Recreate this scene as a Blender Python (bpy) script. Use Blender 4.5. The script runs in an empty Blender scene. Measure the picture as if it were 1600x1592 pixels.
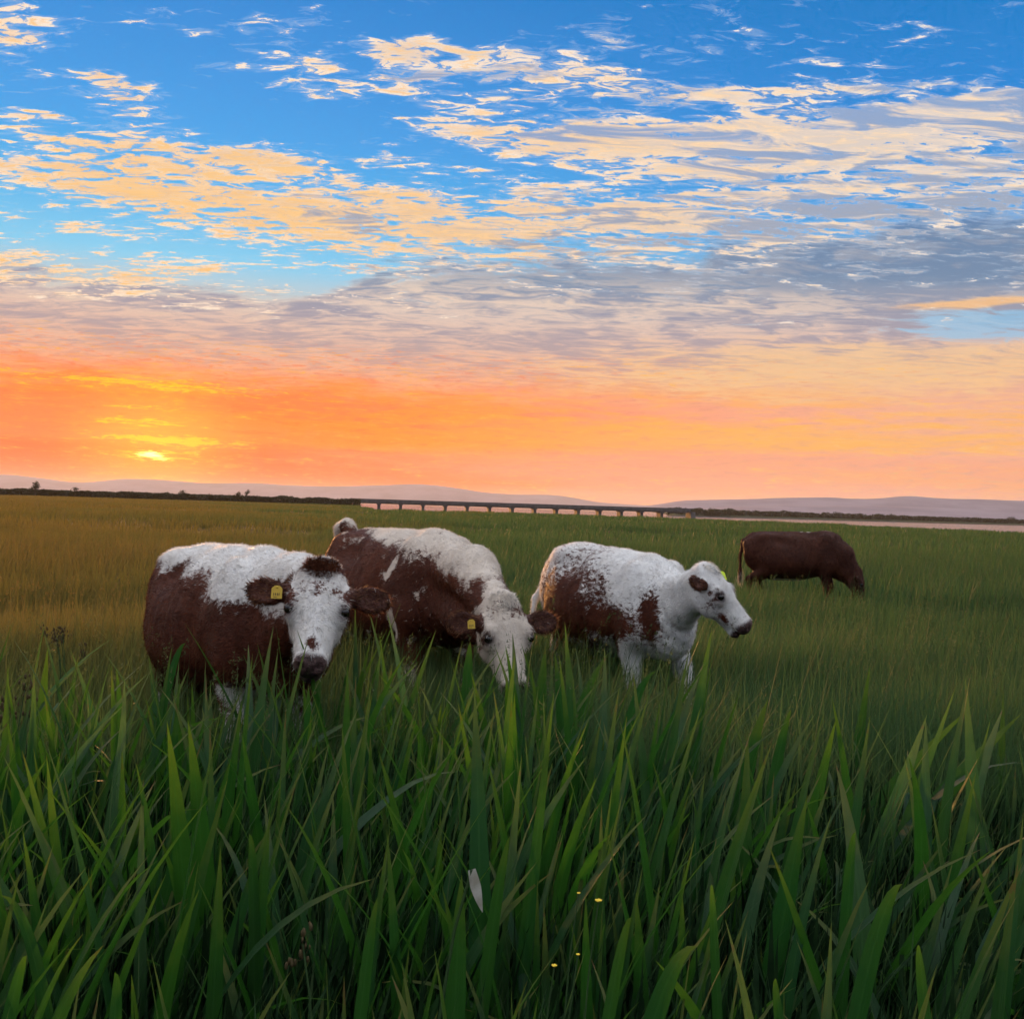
import bpy, math, random, os
import numpy as np
from mathutils import Vector, Matrix, noise as mnoise

SC = bpy.context.scene
COL = SC.collection
RAD = math.radians

# ------------------------------------------------------------------ camera
EYE = Vector((0.0, 0.0, 1.5))
ROLL, PITCH = RAD(1.72), RAD(0.14)
cam_data = bpy.data.cameras.new('camera')
cam_data.sensor_fit = 'HORIZONTAL'
cam_data.sensor_width = 36.0
cam_data.lens = 36.0
cam_data.clip_start = 0.05
cam_data.clip_end = 40000.0
camera = bpy.data.objects.new('camera', cam_data)
COL.objects.link(camera)
CAM_ROT = (Matrix.Rotation(math.pi / 2 - PITCH, 3, 'X') @ Matrix.Rotation(ROLL, 3, 'Z'))
camera.matrix_world = Matrix.Translation(EYE) @ CAM_ROT.to_4x4()
SC.camera = camera


def ray(px, py):
    """Direction in the world seen at a point of the 1600 x 1592 photograph."""
    return (CAM_ROT @ Vector(((px - 800) / 1600.0, (796 - py) / 1600.0, -1.0))).normalized()


def azel(px, py):
    d = ray(px, py)
    return math.degrees(math.atan2(d.x, d.y)), math.degrees(math.asin(d.z))


def at(px, py, depth):
    """Point at a given depth (metres along +Y) seen at that place of the photograph."""
    d = ray(px, py)
    return EYE + d * (depth / d.y)


# ------------------------------------------------------------------ node helpers
def lin(hexcol):
    h = hexcol.lstrip('#')
    out = []
    for i in (0, 2, 4):
        c = int(h[i:i + 2], 16) / 255.0
        out.append(c / 12.92 if c <= 0.04045 else ((c + 0.055) / 1.055) ** 2.4)
    return (out[0], out[1], out[2], 1.0)


class E:
    """A socket that can be used in arithmetic; every operation adds a node."""
    tree = None

    def __init__(self, s):
        self.s = s

    @staticmethod
    def put(sock, v):
        if isinstance(v, E):
            E.tree.links.new(v.s, sock)
        else:
            sock.default_value = v

    @staticmethod
    def m(op, *args, clamp=False):
        n = E.tree.nodes.new('ShaderNodeMath')
        n.operation = op
        n.use_clamp = clamp
        for i, a in enumerate(args):
            E.put(n.inputs[i], a)
        return E(n.outputs[0])

    def __add__(s, o): return E.m('ADD', s, o)
    def __radd__(s, o): return E.m('ADD', o, s)
    def __sub__(s, o): return E.m('SUBTRACT', s, o)
    def __rsub__(s, o): return E.m('SUBTRACT', o, s)
    def __mul__(s, o): return E.m('MULTIPLY', s, o)
    def __rmul__(s, o): return E.m('MULTIPLY', o, s)
    def __truediv__(s, o): return E.m('DIVIDE', s, o)
    def __rtruediv__(s, o): return E.m('DIVIDE', o, s)


def smooth(e, a, b, lo=0.0, hi=1.0):
    n = E.tree.nodes.new('ShaderNodeMapRange')
    n.interpolation_type = 'SMOOTHSTEP'
    E.put(n.inputs[0], e)
    n.inputs[1].default_value, n.inputs[2].default_value = a, b
    n.inputs[3].default_value, n.inputs[4].default_value = lo, hi
    return E(n.outputs[0])


def linear(e, a, b, lo=0.0, hi=1.0):
    n = E.tree.nodes.new('ShaderNodeMapRange')
    E.put(n.inputs[0], e)
    n.inputs[1].default_value, n.inputs[2].default_value = a, b
    n.inputs[3].default_value, n.inputs[4].default_value = lo, hi
    return E(n.outputs[0])


def ramp(e, a, b, stops, interp='LINEAR'):
    n = E.tree.nodes.new('ShaderNodeValToRGB')
    n.color_ramp.interpolation = interp
    E.put(n.inputs[0], linear(e, a, b))
    els = n.color_ramp.elements
    while len(els) < len(stops):
        els.new(0.5)
    for el, (p, c) in zip(els, stops):
        el.position = (p - a) / (b - a)
        el.color = lin(c) if isinstance(c, str) else c
    return E(n.outputs[0])


def mixc(f, a, b, mode='MIX'):
    n = E.tree.nodes.new('ShaderNodeMix')
    n.data_type = 'RGBA'
    n.blend_type = mode
    n.clamp_result = False
    E.put(n.inputs[0], f)
    E.put(n.inputs[6], lin(a) if isinstance(a, str) else a)
    E.put(n.inputs[7], lin(b) if isinstance(b, str) else b)
    return E(n.outputs[2])


def vec(x, y, z=0.0):
    n = E.tree.nodes.new('ShaderNodeCombineXYZ')
    for i, v in enumerate((x, y, z)):
        E.put(n.inputs[i], v)
    return E(n.outputs[0])


def noise(v, scale, detail=4.0, rough=0.55, dist=0.0, dims='3D', color=False):
    n = E.tree.nodes.new('ShaderNodeTexNoise')
    n.noise_dimensions = dims
    if v is not None:
        E.put(n.inputs['Vector'], v)
    n.inputs['Scale'].default_value = scale
    n.inputs['Detail'].default_value = detail
    n.inputs['Roughness'].default_value = rough
    n.inputs['Distortion'].default_value = dist
    return E(n.outputs['Color' if color else 'Fac'])


# ------------------------------------------------------------------ sky
SUN_AZ, SUN_EL = azel(240, 712)
world = bpy.data.worlds.new('World')
SC.world = world
world.use_nodes = True
wt = world.node_tree
for n in list(wt.nodes):
    wt.nodes.remove(n)
E.tree = wt
tc = wt.nodes.new('ShaderNodeTexCoord')
sep = wt.nodes.new('ShaderNodeSeparateXYZ')
wt.links.new(tc.outputs['Generated'], sep.inputs[0])
dx, dy, dz = E(sep.outputs[0]), E(sep.outputs[1]), E(sep.outputs[2])
AZ = E.m('ARCTAN2', dx, dy) * (180 / math.pi)
EL = E.m('ARCSINE', dz) * (180 / math.pi)
sun_dir = Vector((math.sin(RAD(SUN_AZ)) * math.cos(RAD(SUN_EL)), math.cos(RAD(SUN_AZ)) * math.cos(RAD(SUN_EL)), math.sin(RAD(SUN_EL))))
dot = dx * sun_dir.x + dy * sun_dir.y + dz * sun_dir.z
SD = E.m('ARCCOSINE', E.m('MINIMUM', dot, 0.99999)) * (180 / math.pi)      # degrees from the sun
zz = E.m('MAXIMUM', dz, 0.0) + 0.10
PU, PV = dx / zz, dy / zz                                                  # the cloud layer seen in perspective
warpn = noise(vec(PU * 1.0, PV * 1.0, 3.7), 1.6, 3, 0.5, color=True)
wsep = wt.nodes.new('ShaderNodeSeparateColor')
E.put(wsep.inputs[0], warpn)
WX, WY = E(wsep.outputs[0]) - 0.5, E(wsep.outputs[1]) - 0.5


front = smooth(E.m('ABSOLUTE', AZ), 42, 31) * smooth(EL, 38, 30)
AE = vec(AZ + WX * 3.4, EL + WY * smooth(EL, 5.0, 11.0, 0.35, 1.9))


def blob(px, py, rx, ry, amp, tilt=0.0):
    """Soft patch of cloud cover centred on a direction; radii in photograph pixels."""
    a0, e0 = azel(px, py)
    k = 1.7 * math.degrees(1 / 1600.0)
    n = wt.nodes.new('ShaderNodeMapping')
    n.vector_type = 'TEXTURE'
    E.put(n.inputs[0], AE)
    n.inputs[1].default_value = (a0, e0, 0)
    n.inputs[2].default_value = (0, 0, RAD(tilt))
    n.inputs[3].default_value = (rx * k, ry * k, 1)
    t = wt.nodes.new('ShaderNodeTexGradient')
    t.gradient_type = 'SPHERICAL'
    wt.links.new(n.outputs[0], t.inputs[0])
    return E(t.outputs['Fac']) * amp


# clear air: blue above, peach and orange near the horizon, warmer towards the sun
clear_far = ramp(EL, 0, 90, [(0, '#efa891'), (2.0, '#fbae82'), (4.0, '#ffb26a'), (6.5, '#e9c09c'), (9, '#b5c6d2'), (12, '#6fb4e2'),
                             (16, '#3f9ce2'), (21, '#2088d8'), (26, '#0b7cc9'), (40, '#2b7cc4'), (90, '#3b79b8')])
clear_near = ramp(EL, 0, 90, [(0, '#f2926a'), (1.2, '#ff8220'), (2.4, '#ff7600'), (3.6, '#ff8210'), (5.0, '#fc9858'), (7.0, '#ffa65c'),
                              (9.5, '#e9c8a8'), (12.5, '#86d2f2'), (15.5, '#4fbaf2'), (19, '#48a8ee'), (26, '#3a92e2'), (40, '#3f8ad2'), (90, '#3b79b8')])
NEAR = smooth(SD, 46, 4)
base = mixc(NEAR, clear_far, clear_near)
nish = wt.nodes.new('ShaderNodeTexSky')
nish.sky_type = 'NISHITA'
nish.sun_disc = False
nish.sun_elevation = RAD(max(SUN_EL, 1.0))
nish.sun_rotation = RAD(SUN_AZ)
air = base = mixc(0.0006, base, E(nish.outputs[0]), 'ADD')

# low streaks of orange and yellow cloud
low_n = noise(vec(AZ * 0.07 + WX * 0.4, EL * 0.85 + WY * 0.6), 1.0, 6, 0.62, 0.35, '2D')
low_f = noise(vec(AZ * 0.42 + 7.0, EL * 3.4 + WY * 1.5), 1.0, 5, 0.66, 0.5, '2D')
low_zone = smooth(EL, 0.5, 2.0) * smooth(EL, 8.6, 6.2)
low_mix = smooth((low_n - 0.5) * 1.5 + (low_f - 0.5) * 0.9, -0.16, 0.22)
low_col = mixc(NEAR, mixc(low_mix, '#f6b196', '#ffb765'), mixc(low_mix, (1.15, 0.20, 0.05, 1), (1.2, 0.27, 0.005, 1)))
base = mixc(low_zone * 0.8, base, low_col)
yl = blob(1050, 684, 620, 22, 1.5, 0) + blob(420, 688, 380, 14, 1.1, 0)
yl = smooth(yl + (low_n - 0.5) * 1.6 + (low_f - 0.5) * 0.9, 0.20, 1.05)
base = mixc(yl * 0.7, base, mixc(smooth(AZ, -12, 14), (1.1, 0.33, 0.004, 1), '#ffb853'))
org = smooth(blob(80, 722, 620, 30, 1.4, 0) + (low_n - 0.5) * 0.9 + (low_f - 0.5) * 0.4, 0.12, 0.75)
base = mixc(org * 0.97, base, mixc(smooth(AZ, -16, 6), (1.5, 0.105, 0.0, 1), (1.3, 0.20, 0.0, 1)))
pink = blob(60, 655, 420, 34, 1.2)
base = mixc(smooth(pink + (low_f - 0.5) * 0.9, 0.3, 0.9) * 0.5, base, '#ff8a58')
rose = blob(1250, 738, 700, 26, 1.3, 0)
base = mixc(smooth(rose + (low_f - 0.5) * 0.5, 0.2, 0.9) * 0.65, base, '#fba67e')

# the soft mauve deck of stratocumulus
deck_n = noise(vec(PU * 3.0 + WX * 1.0 + 3.0, PV * 3.6 + WY * 1.6), 1.0, 4, 0.6, 0.3, '2D')
deck_f = noise(vec(PU * 6.5 + 11.0, PV * 17.0 + WY * 3.0), 1.0, 6, 0.66, 0.5, '2D')
dtex = (deck_n - 0.5) * 1.1 + (deck_f - 0.5) * 1.5
deck_dark = ramp(EL, 5, 18, [(5, '#f3a07a'), (7, '#d8a293'), (8.6, '#b7a1a3'), (10.5, '#9c9aaa'), (12.5, '#7f93ac'), (14.5, '#6284ab'), (18, '#4f82bb')])
deck_light = ramp(EL, 5, 18, [(5, '#ffac68'), (7, '#fbb48a'), (8.6, '#e8bca6'), (10.5, '#e2c9ba'), (12.5, '#f0d8c0'), (14.5, '#fde6cc'), (18, '#ffeacb')])
deck_col = mixc(smooth(dtex - smooth(AZ, 6, 24) * smooth(EL, 9.5, 12.5) * 0.22, -0.30, 0.30), deck_dark, deck_light)
slate = blob(1230, 408, 560, 34, 1.25) + blob(1520, 425, 220, 40, 0.7)
deck_col = mixc(smooth(slate + dtex * 1.2, 0.25, 1.0) * 0.75, deck_col, '#6b87a8')
wheat = blob(1330, 585, 420, 46, 1.3)
deck_col = mixc(smooth(wheat + dtex * 0.8, 0.35, 1.0) * 0.8, deck_col, '#f5c893')
deck_m = smooth(EL + (deck_n - 0.5) * 4.0 + WY * 2.0 + (deck_f - 0.5) * 3.0 - smooth(AZ, -14, -4) * 2.9 - smooth(AZ, 2, 20) * 1.6, 11.6, 10.0) * smooth(EL + (deck_n - 0.5) * 3.0 + (deck_f - 0.5) * 2.0, 5.2, 7.6)
gap = smooth(blob(1545, 503, 140, 24, 1.35) + (deck_f - 0.5) * 2.2 + (deck_n - 0.5) * 0.6, 0.42, 1.0) * 0.75
air_gap = mixc(smooth(blob(1540, 503, 190, 46, 2.0), 0.0, 0.6), air, '#86c2e6')
deck_m = deck_m * 0.96 * (1.0 - gap)
low_sky = mixc(deck_m, base, deck_col)
col = mixc(deck_m, air_gap, deck_col)
rim = blob(1530, 474, 110, 6, 1.5) + (deck_f - 0.5) * 1.2
col = mixc(smooth(rim, 0.3, 1.1) * 0.75, col, '#ffc580')

# bright broken altocumulus above
cn = noise(vec(PU * 4.6 + WX * 1.5, PV * 10.5 + WY * 3.2), 1.0, 5, 0.58, 0.3, '2D')
cf = noise(vec(PU * 15.0 + 5.0, PV * 38.0 + 2.0), 1.0, 4, 0.68, 0.5, '2D')
cb = noise(vec(PU * 2.2 + 9.0, PV * 5.5), 1.0, 3, 0.5, 0.3, '2D')
cover = (blob(1020, 235, 400, 110, 0.62) + blob(1420, 275, 460, 100, 0.60) + blob(790, 165, 130, 70, 0.30) + blob(850, 110, 260, 22, 0.34, -9)
         + blob(1150, 205, 420, 24, 0.40, 0) + blob(1480, 205, 260, 26, 0.45)
         + blob(380, 325, 360, 44, 0.74, -4) + blob(160, 285, 150, 26, 0.30) + blob(720, 350, 460, 44, 0.55, -1)
         + blob(120, 435, 320, 50, 0.66) + blob(60, 345, 110, 10, 0.5) + blob(370, 245, 190, 22, 0.68) + blob(150, 240, 70, 22, 0.52) + blob(200, 165, 58, 32, 0.78, -12) + blob(165, 118, 30, 9, 0.60) + blob(55, 195, 75, 18, 0.70)
         + blob(5, 50, 60, 34, 0.80) + blob(480, 108, 90, 30, 0.66, 8) + blob(455, 50, 70, 16, 0.55) + blob(925, 62, 60, 22, 0.62) + blob(630, 70, 46, 16, 0.66) + blob(610, 115, 70, 22, 0.46)
         + blob(1545, 158, 80, 12, 0.62) + blob(1370, 145, 110, 10, 0.50) + blob(1150, 152, 120, 11, 0.60) + blob(960, 105, 60, 12, 0.30)
         + blob(1280, 60, 520, 80, -0.20) + blob(300, 60, 520, 150, -0.20) + blob(840, 285, 120, 26, -0.34) + blob(740, 255, 90, 16, -0.28) + blob(520, 200, 170, 40, -0.30) + blob(1280, 165, 420, 14, -0.30) + blob(1050, 172, 110, 14, -0.2))
dens = cover * 0.80 + (cn - 0.5) * 1.9 + (cf - 0.5) * 1.9 + (cb - 0.5) * 0.6 - 0.42
dens = dens * smooth(EL, 9.0, 11.5)
alpha = smooth(dens, 0.0, 0.12)
gold = mixc(NEAR, '#ffddb0', '#ffc56c')
core = mixc(smooth(dens + (cf - 0.5) * 0.5, 0.20, 0.52), '#fff8f2', gold)
core = mixc(smooth((cn - 0.5) * 1.0 + (cf - 0.5) * 1.2, -0.10, 0.22) * 0.6, mixc(NEAR, '#fbe4cc', '#fccb8c'), core)
shade_n = noise(vec(PU * 3.4 + WX * 1.2 + 21.0, PV * 11.0 + WY * 2.0), 1.0, 6, 0.64, 0.5, '2D')
shade = smooth((shade_n - 0.5) * 2.0 + smooth(AZ, -8, 24) * 0.21 + smooth(EL, 18.5, 14.5) * smooth(AZ, -16, -6) * 0.14 - smooth(AZ, -6, -18) * 0.25, 0.10, 0.36) * smooth(dens, -0.03, 0.16)
core = mixc(smooth((cf - 0.5) * 1.6 + (shade_n - 0.5) * 1.2, 0.22, -0.26) * 0.50, core, mixc(NEAR, '#c3c0c4', '#efb877'))
cloud_col = mixc(shade * 0.8, core, mixc(smooth(EL, 13, 21), '#8499b4', '#5f97d0'))
col = mixc(alpha * 0.97, col, cloud_col)
wisp = smooth(dens, -0.30, 0.02) * smooth(EL, 10.5, 13.0) * 0.28
col = mixc(wisp * (1.0 - alpha), col, '#bcd0e6')

high_sky = col

# glow and broken light of the sun behind the low cloud
low_sky = mixc(smooth(SD, 26.0, 2.0) * smooth(EL, 8.0, 5.0) * 0.35, low_sky, (1.3, 0.20, 0.0, 1))
streaks = (blob(240, 711, 80, 9, 1.15) + blob(310, 692, 90, 6, 1.05) + blob(215, 659, 60, 6, 1.1) + blob(235, 602, 200, 9, 0.95) + blob(225, 637, 60, 4, 1.0) + blob(236, 684, 80, 4, 0.9))
low_r = noise(vec(AZ * 1.3 + 3.0, EL * 10.0 + WY * 4.0), 1.0, 4, 0.65, 0.6, '2D')
streaks = smooth(streaks + (low_f - 0.5) * 1.3 + (low_r - 0.5) * 2.8, 0.45, 1.05)
low_sky = mixc(smooth((low_r - 0.5) * 1.4 + (low_f - 0.5) * 0.8, 0.02, 0.30) * 0.45 * smooth(EL, 9.5, 7.5), low_sky, mixc(NEAR, '#ffc88a', '#ffa92c'))
low_sky = mixc(smooth((low_r - 0.5) * 1.2 - (low_f - 0.5) * 0.8, 0.03, 0.30) * 0.42 * smooth(EL, 9.5, 7.5), low_sky, mixc(NEAR, '#dd9f8e', (0.95, 0.12, 0.02, 1)))
low_sky = mixc(streaks * 0.85, low_sky, (1.0, 0.56, 0.006, 1))
g = smooth(blob(240, 711, 32, 8, 1.0) + (low_r - 0.5) * 1.4, 0.42, 0.95)
low_sky = mixc(g, low_sky, (4.0, 2.8, 0.7, 1))
halo = smooth(SD, 8.0, 0.0)
low_sky = mixc(halo * halo * 0.7, low_sky, (0.5, 0.36, 0.0, 1), 'ADD')

# unseen rest of the dome, brightened overhead and dimmed low down to shape the light; away from the sun it cools to the blue and mauve of dusk
ANTI = smooth(SD, 48, 105)
dusk = ramp(EL, 0, 90, [(0, '#566080'), (4, '#6d6a84'), (8, '#736f8a'), (14, '#6685b0'), (26, '#5a92cc'), (45, '#3f86c8'), (90, '#3b7cbc')])
far_dens = (cn - 0.5) * 2.6 + 0.14
far_alpha = smooth(far_dens, 0.0, 0.13) * smooth(EL, 9.0, 16.0)
far_low = smooth(EL, 13.5, 10.0) * smooth(EL, 4.5, 7.6)
far_deck = ramp(EL, 5, 18, [(5, '#f9a671'), (7, '#eaab8e'), (8.6, '#d0afa5'), (10.5, '#c0b2b2'), (12.5, '#b8b6b6'), (18, '#b0b6c0')])
far_col = mixc(ANTI, mixc(far_low * 0.9, air, far_deck), dusk)
far_lit = mixc(smooth(EL, 12, 42), mixc(ANTI, '#f6dcbc', '#a9a5b4'), (1.75, 1.72, 1.70, 1))  # overhead cloud raised above the cloud in view, as fill light
far_col = mixc(far_alpha, far_col, mixc(NEAR, far_lit, '#ffd494'))


def background(c):
    n = wt.nodes.new('ShaderNodeBackground')
    E.put(n.inputs[0], c)
    n.inputs[1].default_value = 1.0
    return n.outputs[0]


def blend(f, a, b):
    n = wt.nodes.new('ShaderNodeMixShader')
    E.put(n.inputs[0], f)
    wt.links.new(a, n.inputs[1])
    wt.links.new(b, n.inputs[2])
    return n.outputs[0]


front_sky = blend(smooth(EL, 8.2, 9.0), background(low_sky), background(high_sky))
wo = wt.nodes.new('ShaderNodeOutputWorld')
wt.links.new(blend(front, background(far_col), front_sky), wo.inputs[0])
world.cycles.sampling_method = 'NONE'

# ------------------------------------------------------------------ sun
sun_data = bpy.data.lights.new('sun', 'SUN')
sun_data.energy = 5.0
sun_data.angle = RAD(4)
sun_data.color = (1.0, 0.45, 0.14)
sun = bpy.data.objects.new('sun', sun_data)
COL.objects.link(sun)
SUN_UP = 3.0                                   # the lit veil of cloud stands a little above the disc
lamp_dir = Vector((math.sin(RAD(SUN_AZ)) * math.cos(RAD(SUN_EL + SUN_UP)), math.cos(RAD(SUN_AZ)) * math.cos(RAD(SUN_EL + SUN_UP)), math.sin(RAD(SUN_EL + SUN_UP))))
sun.rotation_euler = (-lamp_dir).to_track_quat('-Z', 'Y').to_euler()

SC.view_settings.view_transform = 'Standard'
SC.view_settings.look = 'None'
SC.view_settings.exposure = 0.0
SC.view_settings.gamma = 1.0
SC.view_settings.use_curve_mapping = False
SC.cycles.use_denoising = True
SC.cycles.max_bounces = 4
SC.cycles.diffuse_bounces = 3
SC.cycles.use_adaptive_sampling = True
SC.cycles.adaptive_threshold = 0.02
SC.cycles.adaptive_min_samples = 16
SC.cycles.transparent_max_bounces = 8
SC.cycles.volume_bounces = 0
SC.cycles.sample_clamp_indirect = 6.0

# ------------------------------------------------------------------ building helpers
rng = np.random.default_rng(7)
random.seed(7)


def new_mat(name):
    m = bpy.data.materials.new(name)
    m.use_nodes = True
    t = m.node_tree
    for n in list(t.nodes):
        t.nodes.remove(n)
    E.tree = t
    return m


def out_surface(shader):
    o = E.tree.nodes.new('ShaderNodeOutputMaterial')
    E.tree.links.new(shader.s, o.inputs[0])


def principled(color, rough=0.7, spec=0.5, normal=None, sheen=0.0, trans=None):
    n = E.tree.nodes.new('ShaderNodeBsdfPrincipled')
    E.put(n.inputs['Base Color'], color)
    E.put(n.inputs['Roughness'], rough)
    E.put(n.inputs['Specular IOR Level'], spec)
    if sheen:
        n.inputs['Sheen Weight'].default_value = sheen
        n.inputs['Sheen Roughness'].default_value = 0.4
    if normal is not None:
        E.put(n.inputs['Normal'], normal)
    return E(n.outputs[0])


def mix_shader(f, a, b):
    n = E.tree.nodes.new('ShaderNodeMixShader')
    E.put(n.inputs[0], f)
    E.tree.links.new(a.s, n.inputs[1])
    E.tree.links.new(b.s, n.inputs[2])
    return E(n.outputs[0])


def translucent(color):
    n = E.tree.nodes.new('ShaderNodeBsdfTranslucent')
    E.put(n.inputs[0], color)
    return E(n.outputs[0])


def bump(h, strength=0.5, distance=0.01):
    n = E.tree.nodes.new('ShaderNodeBump')
    n.inputs['Strength'].default_value = strength
    n.inputs['Distance'].default_value = distance
    E.put(n.inputs['Height'], h)
    return E(n.outputs[0])


def world_pos():
    g = E.tree.nodes.new('ShaderNodeNewGeometry')
    return E(g.outputs['Position'])


def obj_pos():
    g = E.tree.nodes.new('ShaderNodeTexCoord')
    return E(g.outputs['Object'])


def split(v):
    s = E.tree.nodes.new('ShaderNodeSeparateXYZ')
    E.put(s.inputs[0], v)
    return E(s.outputs[0]), E(s.outputs[1]), E(s.outputs[2])


def attr(name, out='Fac'):
    n = E.tree.nodes.new('ShaderNodeAttribute')
    n.attribute_name = name
    return E(n.outputs[out])


def obj_random():
    n = E.tree.nodes.new('ShaderNodeObjectInfo')
    return E(n.outputs['Random'])


def mesh_np(name, verts, faces, smooth_shade=False):
    """Mesh from arrays; faces is an (n, 3) or (n, 4) array or a list of such arrays."""
    me = bpy.data.meshes.new(name)
    verts = np.asarray(verts, dtype=np.float32)
    fl = faces if isinstance(faces, list) and isinstance(faces[0], np.ndarray) else [faces]
    fl = [np.asarray(f, dtype=np.int32) for f in fl if len(f)]
    loops = np.concatenate([f.ravel() for f in fl])
    counts = np.concatenate([np.full(len(f), f.shape[1], dtype=np.int32) for f in fl])
    starts = np.concatenate([[0], np.cumsum(counts)[:-1]]).astype(np.int32)
    me.vertices.add(len(verts))
    me.vertices.foreach_set('co', verts.ravel())
    me.loops.add(len(loops))
    me.loops.foreach_set('vertex_index', loops)
    me.polygons.add(len(counts))
    me.polygons.foreach_set('loop_start', starts)
    me.polygons.foreach_set('use_smooth', np.full(len(counts), smooth_shade, dtype=bool))
    me.update(calc_edges=True)
    return me


def link(name, me, mat=None, parent=None, **props):
    o = bpy.data.objects.new(name, me)
    COL.objects.link(o)
    if mat is not None and me is not None and not me.materials:
        me.materials.append(mat)
    if parent is not None:
        o.parent = parent
    for k, v in props.items():
        o[k] = v
    return o


BOX_F = np.array([[0, 3, 2, 1], [4, 5, 6, 7], [0, 1, 5, 4], [1, 2, 6, 5], [2, 3, 7, 6], [3, 0, 4, 7]])


class MB:
    """Collects boxes and other pieces into one mesh."""

    def __init__(self):
        self.v, self.q, self.t, self.n = [], [], [], 0

    def add(self, v, q=None, t=None):
        v = np.asarray(v, dtype=np.float32)
        if q is not None and len(q):
            self.q.append(np.asarray(q) + self.n)
        if t is not None and len(t):
            self.t.append(np.asarray(t) + self.n)
        self.v.append(v)
        self.n += len(v)

    def box(self, lo, hi, inset=0.0):
        x0, y0, z0 = lo
        x1, y1, z1 = hi
        i = inset
        self.add([(x0, y0, z0), (x1, y0, z0), (x1, y1, z0), (x0, y1, z0), (x0 + i, y0 + i, z1), (x1 - i, y0 + i, z1), (x1 - i, y1 - i, z1), (x0 + i, y1 - i, z1)], BOX_F)

    def mesh(self, name, smooth_shade=False):
        fs = []
        if self.q:
            fs.append(np.concatenate(self.q))
        if self.t:
            fs.append(np.concatenate(self.t))
        return mesh_np(name, np.concatenate(self.v), fs, smooth_shade)


def sstep(x, a, b):
    t = np.clip((x - a) / (b - a), 0, 1)
    return t * t * (3 - 2 * t)


# ------------------------------------------------------------------ ground, river, hills
BANK_AZ = np.array([-180, -12, -9.3, -8.9, -8.4, -7.6, -3, 3, 9, 15, 20, 26.5, 40, 60, 90, 180.0])
BANK_D = np.array([20000, 20000, 20000, 900, 330, 212, 215, 222, 226, 200, 178, 153, 118, 96, 90, 20000.0])
FAR_AZ = np.array([-180, -9.5, -9, 7.6, 8.6, 12, 20, 26.5, 40, 60, 180.0])
FAR_D = np.array([30000, 30000, 3300, 3300, 760, 800, 900, 1040, 1300, 1500, 1500.0])
WATER_Z = -1.6


def ground_z(x, y):
    x, y = np.asarray(x, float), np.asarray(y, float)
    d = np.hypot(x, y)
    az = np.degrees(np.arctan2(x, y))
    db = np.interp(az, BANK_AZ, BANK_D) + 6 * np.sin(az * 1.9) + 3 * np.sin(az * 5.3 + 1)
    df = np.interp(az, FAR_AZ, FAR_D) + 14 * np.sin(az * 1.3)
    bed = sstep(d, db, db + 7) * (1 - sstep(d, df - 25, df + 5))
    spit = sstep(d, 1010, 1030) * (1 - sstep(d, 1090, 1110)) * sstep(az, -7.5, -5) * (1 - sstep(az, 6.5, 8))
    roll_ = 0.10 * np.sin(x * 0.11 + 1.2) * np.sin(y * 0.07 + 0.4) + 0.05 * np.sin(x * 0.31 + y * 0.22)
    roll_ = roll_ * sstep(d, 9, 30) * (1 - sstep(d, 3000, 5000))
    return roll_ - bed * 3.2 + spit * 1.85


angs = np.concatenate([np.arange(-40, 40.01, 0.4), np.arange(46, 314.01, 6.7)])
rings = np.concatenate([[0.0], np.geomspace(0.6, 150, 60), np.arange(153, 260, 3.0), np.geomspace(268, 11000, 90)])
na, nr = len(angs), len(rings)
RR, AA = np.meshgrid(rings, np.radians(angs), indexing='ij')
gx, gy = RR * np.sin(AA), RR * np.cos(AA)
gv = np.stack([gx, gy, ground_z(gx, gy)], -1).reshape(-1, 3)
ii, jj = np.meshgrid(np.arange(nr - 1), np.arange(na), indexing='ij')
j2 = (jj + 1) % na
gq = np.stack([ii * na + jj, ii * na + j2, (ii + 1) * na + j2, (ii + 1) * na + jj], -1).reshape(-1, 4)[:, ::-1]

ground_mat = new_mat('marsh_ground')
P = world_pos()
px_, py_, pz_ = split(P)
n_big = noise(P, 0.045, 4, 0.6)
n_band = noise(vec(px_ * 0.02, py_ * 0.16), 1.0, 5, 0.6, 0.4, '2D')
n_fine = noise(P, 3.0, 5, 0.65)
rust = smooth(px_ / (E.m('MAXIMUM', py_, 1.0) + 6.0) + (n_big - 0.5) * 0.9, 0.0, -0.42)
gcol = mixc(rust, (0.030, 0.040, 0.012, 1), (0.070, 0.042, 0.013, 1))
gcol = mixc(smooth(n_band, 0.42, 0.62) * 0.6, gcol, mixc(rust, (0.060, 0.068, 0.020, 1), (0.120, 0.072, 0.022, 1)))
gcol = mixc(smooth(n_fine, 0.35, 0.7) * 0.5, gcol, (0.018, 0.018, 0.008, 1))
gcol = mixc(smooth(pz_, -0.5, -1.2), gcol, (0.055, 0.042, 0.030, 1))
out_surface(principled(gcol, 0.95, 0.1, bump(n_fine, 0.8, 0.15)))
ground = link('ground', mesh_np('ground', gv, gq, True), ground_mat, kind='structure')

water_mat = new_mat('estuary_water')
P = world_pos()
wx_, wy_, _ = split(P)
ripple = noise(vec(wx_ * 0.25, wy_ * 0.6), 1.0, 4, 0.6, 0.3, '2D')
n = E.tree.nodes.new('ShaderNodeBsdfPrincipled')
n.inputs['Base Color'].default_value = (0.03, 0.04, 0.05, 1)
n.inputs['Roughness'].default_value = 0.12
n.inputs['IOR'].default_value = 1.33
E.put(n.inputs['Normal'], bump(ripple, 1.0, 0.7))
out_surface(E(n.outputs[0]))
link('river', mesh_np('river', [(-2500, 70, WATER_Z), (4200, 70, WATER_Z), (4200, 4300, WATER_Z), (-2500, 4300, WATER_Z)], [[0, 1, 2, 3]]), water_mat, kind='structure')

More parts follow.
